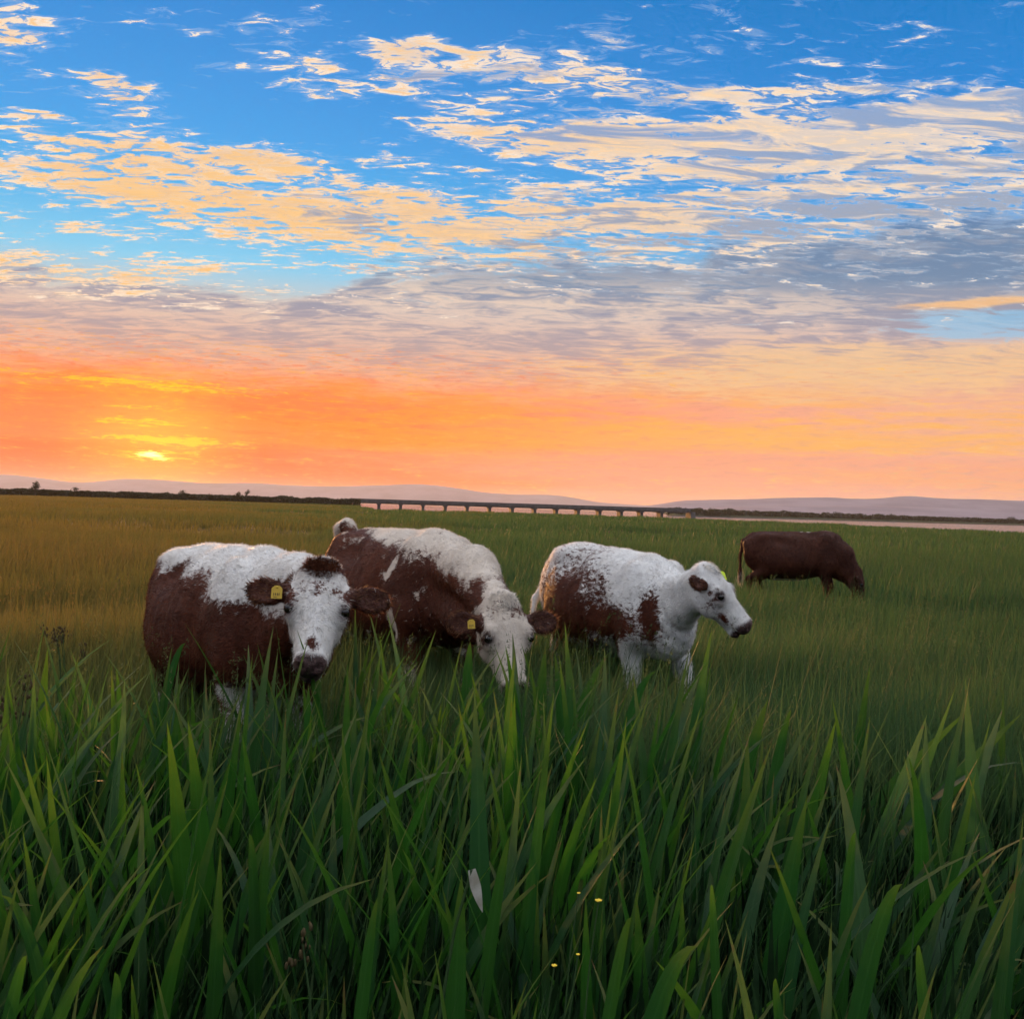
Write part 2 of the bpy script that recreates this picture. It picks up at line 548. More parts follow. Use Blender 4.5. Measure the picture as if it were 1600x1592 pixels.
hill_mat = new_mat('hazy_hill')
P = world_pos()
hn = noise(P, 0.004, 6, 0.6)
out_surface(principled(mixc(smooth(hn, 0.35, 0.65), (0.15, 0.135, 0.17, 1), (0.22, 0.19, 0.23, 1)), 0.95, 0.1))  # pale mauve: distance haze painted into the hill colour


def hill_range(name, dist, prof, depth):
    """Ridge of hills at a distance; prof lists points of its crest in the photograph."""
    pts = []
    for x, y in prof:
        p = at(x, y, dist)
        pts.append((p.x, p.z))
    pts = np.array(pts)
    xs = np.linspace(pts[0, 0], pts[-1, 0], 260)
    zs = np.interp(xs, pts[:, 0], pts[:, 1])
    k = np.hanning(13)
    zs = np.convolve(np.pad(zs, 6, 'edge'), k / k.sum(), 'valid')
    rough_ = np.array([mnoise.fractal(Vector((x * 0.006, dist * 0.1, 0)), 1.0, 2.0, 5) for x in xs])
    zs = np.maximum(zs + rough_ * 1.6, 0.6)
    rows = []
    for t in np.linspace(0, 1, 15):
        h = math.sin(math.pi * t) ** 1.2
        wob = np.array([mnoise.fractal(Vector((x * 0.003, t * 6.0, dist)), 1.0, 2.0, 4) for x in xs])
        rows.append(np.stack([xs * (1 + (t - 0.5) * depth / dist), np.full_like(xs, dist + (t - 0.5) * depth), zs * h * (1 + 0.10 * wob * (0.25 + abs(t - 0.5))) - 0.8], -1))
    v = np.concatenate(rows)
    m = len(xs)
    a, b = np.meshgrid(np.arange(14), np.arange(m - 1), indexing='ij')
    q = np.stack([a * m + b, a * m + b + 1, (a + 1) * m + b + 1, (a + 1) * m + b], -1).reshape(-1, 4)
    link(name, mesh_np(name, v, q, True), hill_mat, kind='structure')


hill_range('hills', 9000, [(-900, 770), (-420, 726), (-150, 735), (0, 741), (40, 743), (90, 750), (120, 756), (150, 752), (200, 747), (260, 750), (330, 756), (380, 753), (430, 757), (500, 760), (560, 759), (640, 756), (680, 757), (720, 764), (770, 771), (810, 773), (850, 772), (880, 774), (920, 783), (960, 787), (1040, 791), (1150, 800), (1300, 808)], 1500)
hill_range('hills', 5000, [(900, 802), (960, 795), (1030, 788), (1060, 782), (1100, 781), (1140, 780), (1190, 779), (1240, 777), (1300, 777), (1350, 780), (1390, 777), (1420, 774), (1450, 777), (1490, 780), (1530, 780), (1600, 782), (1700, 780), (1850, 788), (2100, 800), (2500, 815)], 1300)
hill_range('hills', 4300, [(980, 803), (1060, 797), (1130, 792), (1230, 789), (1330, 790), (1420, 791), (1520, 795), (1600, 797), (1750, 798), (2000, 806), (2400, 820)], 1000)

# ------------------------------------------------------------------ bridge
conc = new_mat('weathered_concrete')
P = obj_pos()
cn1 = noise(P, 0.8, 6, 0.65)
out_surface(principled(mixc(smooth(cn1, 0.35, 0.7), (0.085, 0.082, 0.08, 1), (0.14, 0.135, 0.13, 1)), 0.85, 0.3, bump(cn1, 0.3, 0.05)))
bl, br = at(557, 784, 442), at(1068, 797, 458)
bvec = Vector((br.x - bl.x, br.y - bl.y, 0))
blen = bvec.length
bridge = bpy.data.objects.new('bridge', None)
COL.objects.link(bridge)
bridge.location = (bl.x, bl.y, WATER_Z - 1.0)
bridge.rotation_euler = (0, 0, math.atan2(bvec.y, bvec.x))
bridge['label'] = 'long low concrete road bridge on many piers crossing the river'
bridge['category'] = 'bridge'
zb = -(WATER_Z - 1.0)
m = MB()
m.box((-2, -4.6, 1.75 + zb), (blen + 2, 4.6, 2.35 + zb))
for yy in (-3.8, -1.3, 1.3, 3.8):
    m.box((-1, yy - 0.35, 1.22 + zb), (blen + 1, yy + 0.35, 1.75 + zb))
link('deck', m.mesh('deck'), conc, bridge)
for yy in (-4.62, 4.42):
    m = MB()
    m.box((-2, yy, 2.353 + zb), (blen + 2, yy + 0.22, 3.0 + zb))
    m.box((-2, yy - 0.04, 3.0 + zb), (blen + 2, yy + 0.26, 3.14 + zb))
    link('parapet', m.mesh('parapet'), conc, bridge)
pier_me = None
for i, x in enumerate((591, 624, 658, 692, 725.5, 760, 795, 830, 864, 898, 932, 966, 998, 1030)):
    s = (x - 557) / (1068 - 557) * blen
    if pier_me is None:
        m = MB()
        m.box((-0.62, -3.6, 0.0), (0.62, 3.6, 0.80 + zb))
        m.box((-0.95, -4.3, 0.80 + zb), (0.95, 4.3, 1.218 + zb))
        m.box((-0.95, -3.9, -0.4), (0.95, 3.9, 1.3))
        pier_me = m.mesh('pier')
    p = link('pier', pier_me, conc, bridge)
    p.location = (s, 0, 0)
for s0, s1 in ((-9, -2.01), (blen + 2.01, blen + 4.5)):
    m = MB()
    m.box((s0, -4.5, -0.6), (s1, 4.5, 1.7 + zb), 0.3)
    link('abutment', m.mesh('abutment'), conc, bridge)

# ------------------------------------------------------------------ far woods and single trees
leaf_mat = new_mat('far_foliage')
P = world_pos()
fn = noise(P, 0.35, 4, 0.6)
fc = mixc(smooth(fn, 0.3, 0.7), (0.018, 0.026, 0.010, 1), (0.045, 0.050, 0.018, 1))
out_surface(mix_shader(0.25, principled(fc, 0.7, 0.2), translucent(fc)))
bark_mat = new_mat('bark')
P = obj_pos()
bn = noise(P, 6.0, 5, 0.6)
out_surface(principled(mixc(bn, (0.03, 0.022, 0.016, 1), (0.08, 0.06, 0.045, 1)), 0.9, 0.2, bump(bn, 0.6, 0.03)))


def leaf_cloud(pts, size, r=rng):
    """Many small randomly turned leaf quads around the given points."""
    n_ = len(pts)
    a = r.normal(size=(n_, 3)); a /= np.linalg.norm(a, axis=1)[:, None]
    b = r.normal(size=(n_, 3)); b -= a * (a * b).sum(1)[:, None]; b /= np.linalg.norm(b, axis=1)[:, None]
    s = (size * r.uniform(0.6, 1.4, n_))[:, None]
    v = np.stack([pts - a * s, pts + b * s * 0.55, pts + a * s, pts - b * s * 0.55], 1).reshape(-1, 3)
    return v, np.arange(n_ * 4).reshape(-1, 4)


def wood(name, label, line, height, count, depth, size, seed):
    """Strip of scrubby woodland; line gives ground points (x, y)."""
    r = np.random.default_rng(seed)
    line = np.array(line, float)
    seg = np.concatenate([[0], np.cumsum(np.hypot(*np.diff(line, axis=0).T))])
    s = r.uniform(0, seg[-1], count)
    x = np.interp(s, seg, line[:, 0]) + r.normal(0, 0.4, count)
    y = np.interp(s, seg, line[:, 1]) + r.uniform(0, depth, count)
    prof = np.array([0.80 + 0.20 * mnoise.fractal(Vector((q * 0.12 / height * 4, seed, 0)), 1.0, 2.0, 4) + 0.10 * mnoise.noise(Vector((q * 0.9 / height * 4, seed, 3))) for q in np.linspace(0, seg[-1], 1500)])
    hmax = height * np.interp(s, np.linspace(0, seg[-1], 1500), np.clip(prof, 0.35, 1.15))
    z = hmax * r.uniform(0, 1, count)
    pts = np.stack([x, y, ground_z(x, y) * 0 + np.interp(s, seg, line[:, 2]) + z], 1)
    v, q = leaf_cloud(pts, size, r)
    link(name, mesh_np(name, v, q), leaf_mat, kind='stuff', label=label, category='woodland')


def on_line(pxs, depth_fn, z):
    out = []
    for x in pxs:
        d = depth_fn(x)
        p = at(x, 790, d)
        out.append((p.x, p.y, z))
    return out


wood('woodland', 'dark strip of distant scrub wood along the left horizon', on_line(range(-560, 561, 40), lambda x: 430 - 0.02 * x, -0.1), 3.6, 52000, 7, 0.42, 3)
wood('woodland', 'dark strip of distant trees on the far shore right of the bridge', on_line(range(1046, 2300, 40), lambda x: 770 + max(0, x - 1075) * 0.52, -1.4), 7.0, 52000, 14, 0.85, 5)


def far_tree(px, top_py, depth, base_z, width, label, seed, lobes=7, thin=1.0):
    r = np.random.default_rng(seed)
    top = at(px, top_py, depth)
    h = top.z - base_z
    t = bpy.data.objects.new('tree', None)
    COL.objects.link(t)
    t.location = (top.x, depth, base_z)
    t['label'], t['category'], t['group'] = label, 'tree', 'trees standing out of the far woods'
    v, f = [], []
    segs = 6
    for k in range(6):
        z = h * 0.75 * k / 5
        rad = 0.035 * h * (1 - 0.75 * k / 5)
        cx = 0.03 * h * math.sin(k * 1.1 + seed)
        for a in range(segs):
            v.append((cx + rad * math.cos(a * math.tau / segs), rad * math.sin(a * math.tau / segs), z - 0.2))
    for k in range(5):
        for a in range(segs):
            f.append((k * segs + a, k * segs + (a + 1) % segs, (k + 1) * segs + (a + 1) % segs, (k + 1) * segs + a))
    mb = MB()
    mb.add(v, f)
    cps = []
    for k in range(lobes):
        ang = r.uniform(0, math.tau)
        rr_ = width * 0.33 * math.sqrt(r.uniform(0, 1))
        c = np.array([rr_ * math.cos(ang), rr_ * math.sin(ang) * 0.8, h * r.uniform(0.40, 0.90) * (1 - 0.25 * rr_ / width)])
        base = np.array([0, 0, h * 0.4])
        w_ = 0.012 * h
        mb.add([base + (-w_, 0, 0), base + (w_, 0, 0), base + (0, w_, w_), c], t=[[0, 1, 3], [1, 2, 3], [2, 0, 3]])
        n_ = int(90 * thin)
        d_ = r.normal(size=(n_, 3)) * np.array([width * 0.16, width * 0.16, h * 0.075])
        cps.append(c + d_)
    link('trunk', mb.mesh('trunk'), bark_mat, t)
    lv, lq = leaf_cloud(np.concatenate(cps), 0.038 * h, r)
    link('crown', mesh_np('crown', lv, lq), leaf_mat, t)


far_tree(55, 752.5, 426, -0.1, 3.4, 'ragged small tree standing highest in the far left wood', 1)
far_tree(118, 760.5, 427, -0.1, 3.0, 'low rounded tree in the far left wood, second from the left edge', 2)
far_tree(286, 765.0, 424, -0.1, 3.2, 'low tree in the far left wood just right of the sun', 5)
far_tree(372, 766.0, 424, -0.1, 2.6, 'thin tree in the far left wood, left one of the close pair', 3, 5, 0.7)
far_tree(386, 764.5, 424, -0.1, 2.2, 'thin tree in the far left wood, right one of the close pair', 4, 4, 0.7)
far_tree(1090, 791.0, 772, -1.4, 6.5, 'dark tree on the far shore nearest the right end of the bridge', 11)
far_tree(1112, 792.0, 778, -1.4, 6.0, 'dark tree on the far shore, second from the right end of the bridge', 12)
far_tree(1140, 793.0, 782, -1.4, 6.0, 'dark tree on the far shore, third from the right end of the bridge', 13)
far_tree(1310, 798.5, 880, -1.4, 7.0, 'taller dark tree on the far shore above the grazing brown cow', 14)
far_tree(1392, 801.0, 925, -1.4, 8.0, 'rounded dark tree on the far shore right of the brown cow', 15)
far_tree(1580, 805.5, 1020, -1.4, 8.0, 'dark tree on the far shore nearest the right edge of the picture', 16)

# ------------------------------------------------------------------ haze
haze_mat = bpy.data.materials.new('evening_haze')
haze_mat.use_nodes = True
ht = haze_mat.node_tree
for n in list(ht.nodes):
    ht.nodes.remove(n)
pv = ht.nodes.new('ShaderNodeVolumePrincipled')
pv.inputs['Color'].default_value = (0.97, 0.94, 0.95, 1)
pv.inputs['Density'].default_value = 0.5e-4
pv.inputs['Anisotropy'].default_value = 0.35
ho = ht.nodes.new('ShaderNodeOutputMaterial')
ht.links.new(pv.outputs[0], ho.inputs['Volume'])
haze_mat.cycles.homogeneous_volume = True
m = MB()
m.box((-11500, -11500, -6), (11500, 11500, 175))
haze = link('haze', m.mesh('haze'), haze_mat, kind='stuff', label='thin warm evening haze over the marsh and hills', category='haze')

# ------------------------------------------------------------------ meadow grass
def blades(base, yaw, length, width, bend, segs, twist=None):
    """Curved tapering blades, all at once: segs quads and a pointed tip each."""
    n_ = len(base)
    vs = []
    lx, ly = np.cos(yaw), np.sin(yaw)
    tw = yaw + (np.pi / 2 if twist is None else np.pi / 2 + twist)
    sx, sy = np.cos(tw), np.sin(tw)
    bend = np.maximum(bend, 0.05)
    for k in range(segs + 2):
        t = min(1.0, k / (segs + 1))
        a = bend * t
        r_ = length * (1 - np.cos(a)) / bend
        z = length * np.sin(a) / bend
        c = base + np.stack([lx * r_, ly * r_, z], 1)
        if k == segs + 1:
            vs.append(c[:, None, :])
        else:
            w = width * 0.5 * (1 - 0.7 * t ** 1.5)
            o = np.stack([sx * w, sy * w, 0 * w], 1)
            vs.append(np.stack([c - o, c + o], 1))
    v = np.concatenate(vs, 1)
    m_ = v.shape[1]
    off = (np.arange(n_) * m_)[:, None]
    q = np.concatenate([off + np.array([[2 * k, 2 * k + 1, 2 * k + 3, 2 * k + 2]]) for k in range(segs)])
    t = off + np.array([[2 * segs, 2 * segs + 1, 2 * segs + 2]])
    return v.reshape(-1, 3), q, t, m_


def grass_material(name, green_lo, green_hi, rust_lo, rust_hi, trans=0.45):
    mt = new_mat(name)
    P_ = world_pos()
    x_, y_, z_ = split(P_)
    nb = noise(P_, 0.045, 2, 0.6)
    nm = noise(vec(x_ * 0.25, y_ * 0.7), 1.0, 3, 0.6, 0.0, '2D')
    band = noise(vec(x_ * 0.02, y_ * 0.12), 1.0, 4, 0.6, 0.4, '2D')
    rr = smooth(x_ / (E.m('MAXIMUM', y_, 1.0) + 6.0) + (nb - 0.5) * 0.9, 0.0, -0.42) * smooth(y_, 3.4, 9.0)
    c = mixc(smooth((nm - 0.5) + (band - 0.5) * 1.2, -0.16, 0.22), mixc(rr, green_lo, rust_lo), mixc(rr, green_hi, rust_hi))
    cl = noise(vec(x_ * 0.9, y_ * 1.1), 1.0, 3, 0.6, 0.3, '2D')
    c = mixc(smooth(cl, 0.52, 0.64) * 0.6, c, mixc(rr, (0.022, 0.052, 0.018, 1), (0.060, 0.055, 0.018, 1)))
    c = mixc(attr('tint') * 0.4, c, mixc(rr, (0.085, 0.125, 0.048, 1), (0.17, 0.13, 0.04, 1)))
    out_surface(mix_shader(trans + 0.08, principled(c, 0.55, 0.12), translucent(mixc(0.5, c, mixc(rr, (0.10, 0.19, 0.05, 1), (0.27, 0.21, 0.04, 1))))))
    return mt


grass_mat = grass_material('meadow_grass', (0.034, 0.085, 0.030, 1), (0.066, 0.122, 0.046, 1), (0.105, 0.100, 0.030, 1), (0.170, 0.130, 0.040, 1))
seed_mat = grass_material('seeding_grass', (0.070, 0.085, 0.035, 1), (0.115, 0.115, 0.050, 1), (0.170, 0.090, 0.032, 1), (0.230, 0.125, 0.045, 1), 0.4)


def sector(n_, rmin, rmax, az0, az1, r):
    rad = np.sqrt(r.uniform(rmin ** 2, rmax ** 2, n_))
    az = np.radians(r.uniform(az0, az1, n_))
    return rad * np.sin(az), rad * np.cos(az)


def patch_noise(x, y, fx, fy, seed):
    return np.array([mnoise.noise(Vector((a * fx, b * fy, seed))) for a, b in zip(x, y)])


def meadow_ring(rmin, rmax, per_m2, az0, az1, hmin, hmax, width, segs, seed, clump=10, spread=0.11):
    r = np.random.default_rng(seed)
    area = 0.5 * (rmax ** 2 - rmin ** 2) * math.radians(az1 - az0)
    nt = int(area * per_m2 / clump)
    tx, ty = sector(nt, rmin, rmax, az0, az1, r)
    pn = patch_noise(tx, ty, 0.22, 0.5, 1.7)
    pm = patch_noise(tx, ty, 0.03, 0.10, 4.7)
    th = 1.0 + 0.60 * pn + 0.45 * pm + r.normal(0, 0.12, nt)
    tyaw = r.uniform(0, math.tau, nt)
    tt = r.uniform(0, 1, nt)
    i = np.repeat(np.arange(nt), clump)
    n_ = len(i)
    x = tx[i] + r.normal(0, spread, n_)
    y = ty[i] + r.normal(0, spread, n_)
    z = ground_z(x, y)
    keep = (z > -0.4) & (np.hypot(x, y) > rmin * 0.9)
    x, y, z, i = x[keep], y[keep], z[keep], i[keep]
    n_ = len(x)
    L = r.uniform(hmin, hmax, n_) * np.clip(th[i], 0.45, 1.6)
    yaw = np.where(r.uniform(size=n_) < 0.45, np.arctan2(y - ty[i], x - tx[i]) , 0.15 + r.normal(0, 1.1, n_))
    bend = np.abs(r.normal(0.55, 0.35, n_))
    w = width * r.uniform(0.6, 1.35, n_)
    v, q, t, m_ = blades(np.stack([x, y, z - 0.02], 1), yaw, L, w, bend, segs, r.uniform(-0.9, 0.9, n_))
    tint = np.repeat(np.clip(0.6 * tt[i] + 0.4 * r.uniform(size=n_), 0, 1), m_)
    return v, q, t, tint


def add_tint(me, tint):
    a = me.attributes.new('tint', 'FLOAT', 'POINT')
    a.data.foreach_set('value', np.asarray(tint, dtype=np.float32))


def join_rings(name, rings_, mat, label):
    vs, qs, ts, tn, off = [], [], [], [], 0
    for v, q, t, tint in rings_:
        vs.append(v); tn.append(tint)
        if len(q):
            qs.append(q + off)
        ts.append(t + off)
        off += len(v)
    me = mesh_np(name, np.concatenate(vs), [np.concatenate(qs), np.concatenate(ts)])
    add_tint(me, np.concatenate(tn))
    return link(name, me, mat, kind='stuff', label=label, category='grass')


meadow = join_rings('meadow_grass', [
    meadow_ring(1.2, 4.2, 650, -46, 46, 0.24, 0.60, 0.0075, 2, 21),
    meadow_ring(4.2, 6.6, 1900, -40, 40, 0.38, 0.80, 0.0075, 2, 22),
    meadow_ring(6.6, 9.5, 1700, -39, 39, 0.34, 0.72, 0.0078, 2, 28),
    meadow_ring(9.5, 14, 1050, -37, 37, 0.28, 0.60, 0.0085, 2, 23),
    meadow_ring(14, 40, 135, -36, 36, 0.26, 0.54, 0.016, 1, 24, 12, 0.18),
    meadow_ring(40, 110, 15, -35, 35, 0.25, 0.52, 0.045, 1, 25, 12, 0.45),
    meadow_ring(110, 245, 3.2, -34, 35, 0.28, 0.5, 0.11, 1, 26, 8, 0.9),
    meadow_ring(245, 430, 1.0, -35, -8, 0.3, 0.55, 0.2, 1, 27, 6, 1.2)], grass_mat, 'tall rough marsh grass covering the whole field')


def seed_ring(rmin, rmax, count, az0, az1, hmin, hmax, seed, size=1.0):
    r = np.random.default_rng(seed)
    x, y = sector(count, rmin, rmax, az0, az1, r)
    pn = patch_noise(x, y, 0.30, 0.4, 9.1)
    keep = (pn + 0.35 * (-x / (y + 3.0)) > -0.12) & (ground_z(x, y) > -0.3)
    x, y = x[keep], y[keep]
    n_ = len(x)
    L = r.uniform(hmin, hmax, n_)
    yaw = 0.2 + r.normal(0, 1.0, n_)
    bend = r.uniform(0.15, 0.6, n_)
    v, q, t, m_ = blades(np.stack([x, y, ground_z(x, y) - 0.02], 1), yaw, L, np.full(n_, 0.0032 * size), bend, 2)
    tips = v.reshape(n_, m_, 3)[:, -1, :]
    prev = v.reshape(n_, m_, 3)[:, -3:-1, :].mean(1)
    ax = tips - prev
    ax /= np.linalg.norm(ax, axis=1)[:, None]
    k = 10
    s = r.uniform(0, 0.085, (n_, k, 1)) * size
    c = tips[:, None, :] - ax[:, None, :] * s + r.normal(0, 0.005 * size, (n_, k, 3))
    d = ax[:, None, :] + r.normal(0, 0.7, (n_, k, 3))
    d /= np.linalg.norm(d, axis=2)[:, :, None]
    d = d * r.uniform(0.010, 0.020, (n_, k, 1)) * size
    sd = np.cross(d, r.normal(size=(n_, k, 3)))
    sd = sd / np.linalg.norm(sd, axis=2)[:, :, None] * 0.0028 * size
    sv = np.stack([c - sd, c + sd, c + d], 2).reshape(-1, 3)
    st = np.arange(len(sv)).reshape(-1, 3) + len(v)
    return np.concatenate([v, sv]), q, np.concatenate([t, st]), np.full(len(v) + len(sv), 0.4)


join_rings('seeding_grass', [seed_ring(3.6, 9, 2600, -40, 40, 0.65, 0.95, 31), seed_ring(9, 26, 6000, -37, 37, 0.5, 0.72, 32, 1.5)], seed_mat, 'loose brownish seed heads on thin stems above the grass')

# ------------------------------------------------------------------ cattle
class Field:
    """Signed distance field on a grid, filled by smoothly joined round shapes."""

    def __init__(self, lo, hi, h):
        self.lo, self.h = np.array(lo, np.float32), h
        n_ = np.ceil((np.array(hi) - self.lo) / h).astype(int) + 1
        self.ax = [self.lo[i] + h * np.arange(n_[i], dtype=np.float32) for i in range(3)]
        self.F = np.full(n_, 0.5, np.float32)

    def window(self, lo, hi):
        sl = []
        for i in range(3):
            a = int(np.clip(np.floor((lo[i] - self.lo[i]) / self.h), 0, len(self.ax[i]) - 1))
            b = int(np.clip(np.ceil((hi[i] - self.lo[i]) / self.h) + 1, a + 1, len(self.ax[i])))
            sl.append(slice(a, b))
        g = np.meshgrid(*[self.ax[i][sl[i]] for i in range(3)], indexing='ij', sparse=True)
        return tuple(sl), g

    def join(self, sl, d, k, cut=False):
        f = self.F[sl]
        if cut:
            hh = np.clip(0.5 - 0.5 * (f + d) / k, 0, 1)
            self.F[sl] = f * (1 - hh) - d * hh + k * hh * (1 - hh)
        else:
            hh = np.clip(0.5 + 0.5 * (d - f) / k, 0, 1)
            self.F[sl] = d * (1 - hh) + f * hh - k * hh * (1 - hh)

    def ell(self, c, r, k=0.05, R=None, cut=False):
        c, r = np.array(c, float), np.array(r, float)
        m_ = (r.max() if R is not None else r) + k * 1.2 + 2 * self.h
        sl, g = self.window(c - m_, c + m_)
        p = [g[i] - c[i] for i in range(3)]
        if R is not None:
            p = [R[0, i] * p[0] + R[1, i] * p[1] + R[2, i] * p[2] for i in range(3)]
        q = [p[i] / r[i] for i in range(3)]
        k0 = np.sqrt(q[0] ** 2 + q[1] ** 2 + q[2] ** 2) + 1e-6
        k1 = np.sqrt((q[0] / r[0]) ** 2 + (q[1] / r[1]) ** 2 + (q[2] / r[2]) ** 2) + 1e-6
        self.join(sl, k0 * (k0 - 1) / k1, k, cut)

    def cone(self, a, b, ra, rb, k=0.05):
        a, b = np.array(a, float), np.array(b, float)
        m_ = max(ra, rb) + k * 1.2 + 2 * self.h
        sl, g = self.window(np.minimum(a, b) - m_, np.maximum(a, b) + m_)
        ba = b - a
        p = [g[i] - a[i] for i in range(3)]
        t = np.clip((p[0] * ba[0] + p[1] * ba[1] + p[2] * ba[2]) / (ba @ ba), 0, 1)
        d = np.sqrt((p[0] - t * ba[0]) ** 2 + (p[1] - t * ba[1]) ** 2 + (p[2] - t * ba[2]) ** 2) - (ra + (rb - ra) * t)
        self.join(sl, d, k)

    def surface(self):
        F = self.F
        S = F < 0
        cnt = np.zeros(tuple(n_ - 1 for n_ in F.shape), np.int8)
        offs = [(i, j, k) for i in (0, 1) for j in (0, 1) for k in (0, 1)]
        for o in offs:
            cnt += S[o[0]:F.shape[0] - 1 + o[0], o[1]:F.shape[1] - 1 + o[1], o[2]:F.shape[2] - 1 + o[2]]
        cells = np.argwhere((cnt > 0) & (cnt < 8))
        acc = np.zeros((len(cells), 3), np.float32)
        num = np.zeros(len(cells), np.float32)
        vals = {o: F[cells[:, 0] + o[0], cells[:, 1] + o[1], cells[:, 2] + o[2]] for o in offs}
        for o in offs:
            for axis in range(3):
                if o[axis] == 0:
                    e = list(o); e[axis] = 1; e = tuple(e)
                    a, b = vals[o], vals[e]
                    c = (a < 0) != (b < 0)
                    t = np.where(c, a / np.where(a == b, 1, a - b), 0)
                    pos = np.tile(np.array(o, np.float32), (len(cells), 1))
                    pos[:, axis] = t
                    acc[c] += pos[c]
                    num[c] += 1
        v = (cells + acc / num[:, None]) * self.h + self.lo
        vid = np.full(cnt.shape, -1, np.int32)
        vid[cells[:, 0], cells[:, 1], cells[:, 2]] = np.arange(len(cells))
        quads = []
        for axis in range(3):
            b1, b2 = (axis + 1) % 3, (axis + 2) % 3
            s0 = [slice(1, n_ - 1) for n_ in F.shape]
            s0[axis] = slice(0, F.shape[axis] - 1)
            s1 = list(s0); s1[axis] = slice(1, F.shape[axis])
            A, B = S[tuple(s0)], S[tuple(s1)]
            for flip in (False, True):
                idx = np.argwhere(A & ~B if not flip else ~A & B)
                base = idx + 1
                base[:, axis] -= 1
                cs = []
                for d1, d2 in ((-1, -1), (0, -1), (0, 0), (-1, 0)):
                    q = base.copy(); q[:, b1] += d1; q[:, b2] += d2
                    cs.append(vid[q[:, 0], q[:, 1], q[:, 2]])
                q = np.stack(cs, 1)
                quads.append(q[:, ::-1] if flip else q)
        return v, np.concatenate(quads)


def relax(v, q, n_, lam=0.5):
    e = np.concatenate([q[:, [0, 1]], q[:, [1, 2]], q[:, [2, 3]], q[:, [3, 0]]])
    for _ in range(n_):
        acc = np.zeros_like(v)
        num = np.zeros(len(v))
        for i in range(3):
            acc[:, i] = np.bincount(e[:, 0], v[e[:, 1], i], len(v)) + np.bincount(e[:, 1], v[e[:, 0], i], len(v))
        num = np.bincount(e[:, 0], minlength=len(v)) + np.bincount(e[:, 1], minlength=len(v))
        v = v + lam * (acc / num[:, None] - v)
    return v


def fbm(p, f, seed, octv=3):
    return np.array([mnoise.fractal(Vector((a * f + seed, b * f, c * f)), 0.9, 2.0, octv) for a, b, c in p])


coat_mat = new_mat('cattle_coat')
P = obj_pos()
ca = E.tree.nodes.new('ShaderNodeVertexColor')
ca.layer_name = 'coat'
cs_ = E.tree.nodes.new('ShaderNodeSeparateColor')
E.tree.links.new(ca.outputs[0], cs_.inputs[0])
W_, D_, R_ = E(cs_.outputs[0]), E(cs_.outputs[1]), E(cs_.outputs[2])
ox, oy, oz = split(P)
flow = vec(ox * 0.55, oy * 0.8, oz * 1.1)
sp1 = noise(flow, 42.0, 3, 0.6, 0.2)
sp2 = noise(flow, 130.0, 2, 0.6)
fur = noise(vec(ox * 0.35, oy, oz * 0.8), 190.0, 2, 0.6)
w_ = smooth(W_ + ((sp1 - 0.5) * 1.5 + (sp2 - 0.5) * 0.9) * (R_ * 0.9 + 0.10), 0.38, 0.62)
big = noise(P, 3.0, 3, 0.6)
redc = mixc(smooth(big, 0.3, 0.7), (0.062, 0.015, 0.007, 1), (0.115, 0.030, 0.012, 1))
redc = mixc(smooth(fur, 0.4, 0.7) * 0.6, redc, (0.036, 0.010, 0.005, 1))
dirt_shade = noise(P, 9.0, 5, 0.65, 0.4)
whitec = mixc(smooth(big, 0.35, 0.7) * 0.4 + (fur - 0.5) * 0.5, (0.82, 0.81, 0.79, 1), (0.70, 0.67, 0.63, 1))
whitec = mixc(smooth(big * 0.6 + dirt_shade * 0.4, 0.42, 0.66) * 0.5, whitec, (0.50, 0.47, 0.45, 1))  # grey mottling paints the uneven shading of the fur into the white
whitec = mixc(smooth(dirt_shade, 0.52, 0.74) * 0.35, whitec, (0.40, 0.34, 0.29, 1))
whitec = mixc(smooth(sp2 * 0.6 + sp1 * 0.4, 0.60, 0.70) * 0.5, whitec, (0.28, 0.17, 0.12, 1))
oi = E.tree.nodes.new('ShaderNodeObjectInfo')
redc = mixc(1.0, redc, E(oi.outputs['Color']), 'MULTIPLY')
whitec = mixc(E(ca.outputs['Alpha']), whitec, (0.60, 0.49, 0.385, 1))
cc = mixc(w_, redc, whitec)
cc = mixc(D_, cc, mixc(smooth(sp1, 0.35, 0.65), (0.040, 0.022, 0.020, 1), (0.105, 0.062, 0.058, 1)))
rgh = mixc(D_, (0.62, 0.62, 0.62, 1), (0.38, 0.38, 0.38, 1))
out_surface(principled(cc, rgh, 0.18, bump(fur * 0.6 + sp2 * 0.7 + sp1 * 0.8, 0.7, 0.009), 0.0))

hair_mat = new_mat('cattle_hair')
ha = E.tree.nodes.new('ShaderNodeVertexColor')
ha.layer_name = 'coat'
out_surface(mix_shader(0.5, principled(E(ha.outputs[0]), 0.5, 0.15), translucent(E(ha.outputs[0]))))

eye_mat = new_mat('cattle_eye')
out_surface(principled((0.012, 0.008, 0.006, 1), 0.08, 0.6))

tag_mats = {}
for nm_, c_ in (('tag_yellow', (0.52, 0.33, 0.02, 1)), ('tag_lime', (0.62, 0.80, 0.02, 1))):
    tag_mats[nm_] = new_mat(nm_)
    tn_ = noise(obj_pos(), 60.0, 3, 0.6)
    out_surface(principled(mixc(smooth(tn_, 0.55, 0.75) * 0.5, c_, (0.30, 0.20, 0.03, 1)), 0.4, 0.4))
ink_mat = new_mat('tag_print')
out_surface(principled((0.03, 0.025, 0.02, 1), 0.6, 0.2))


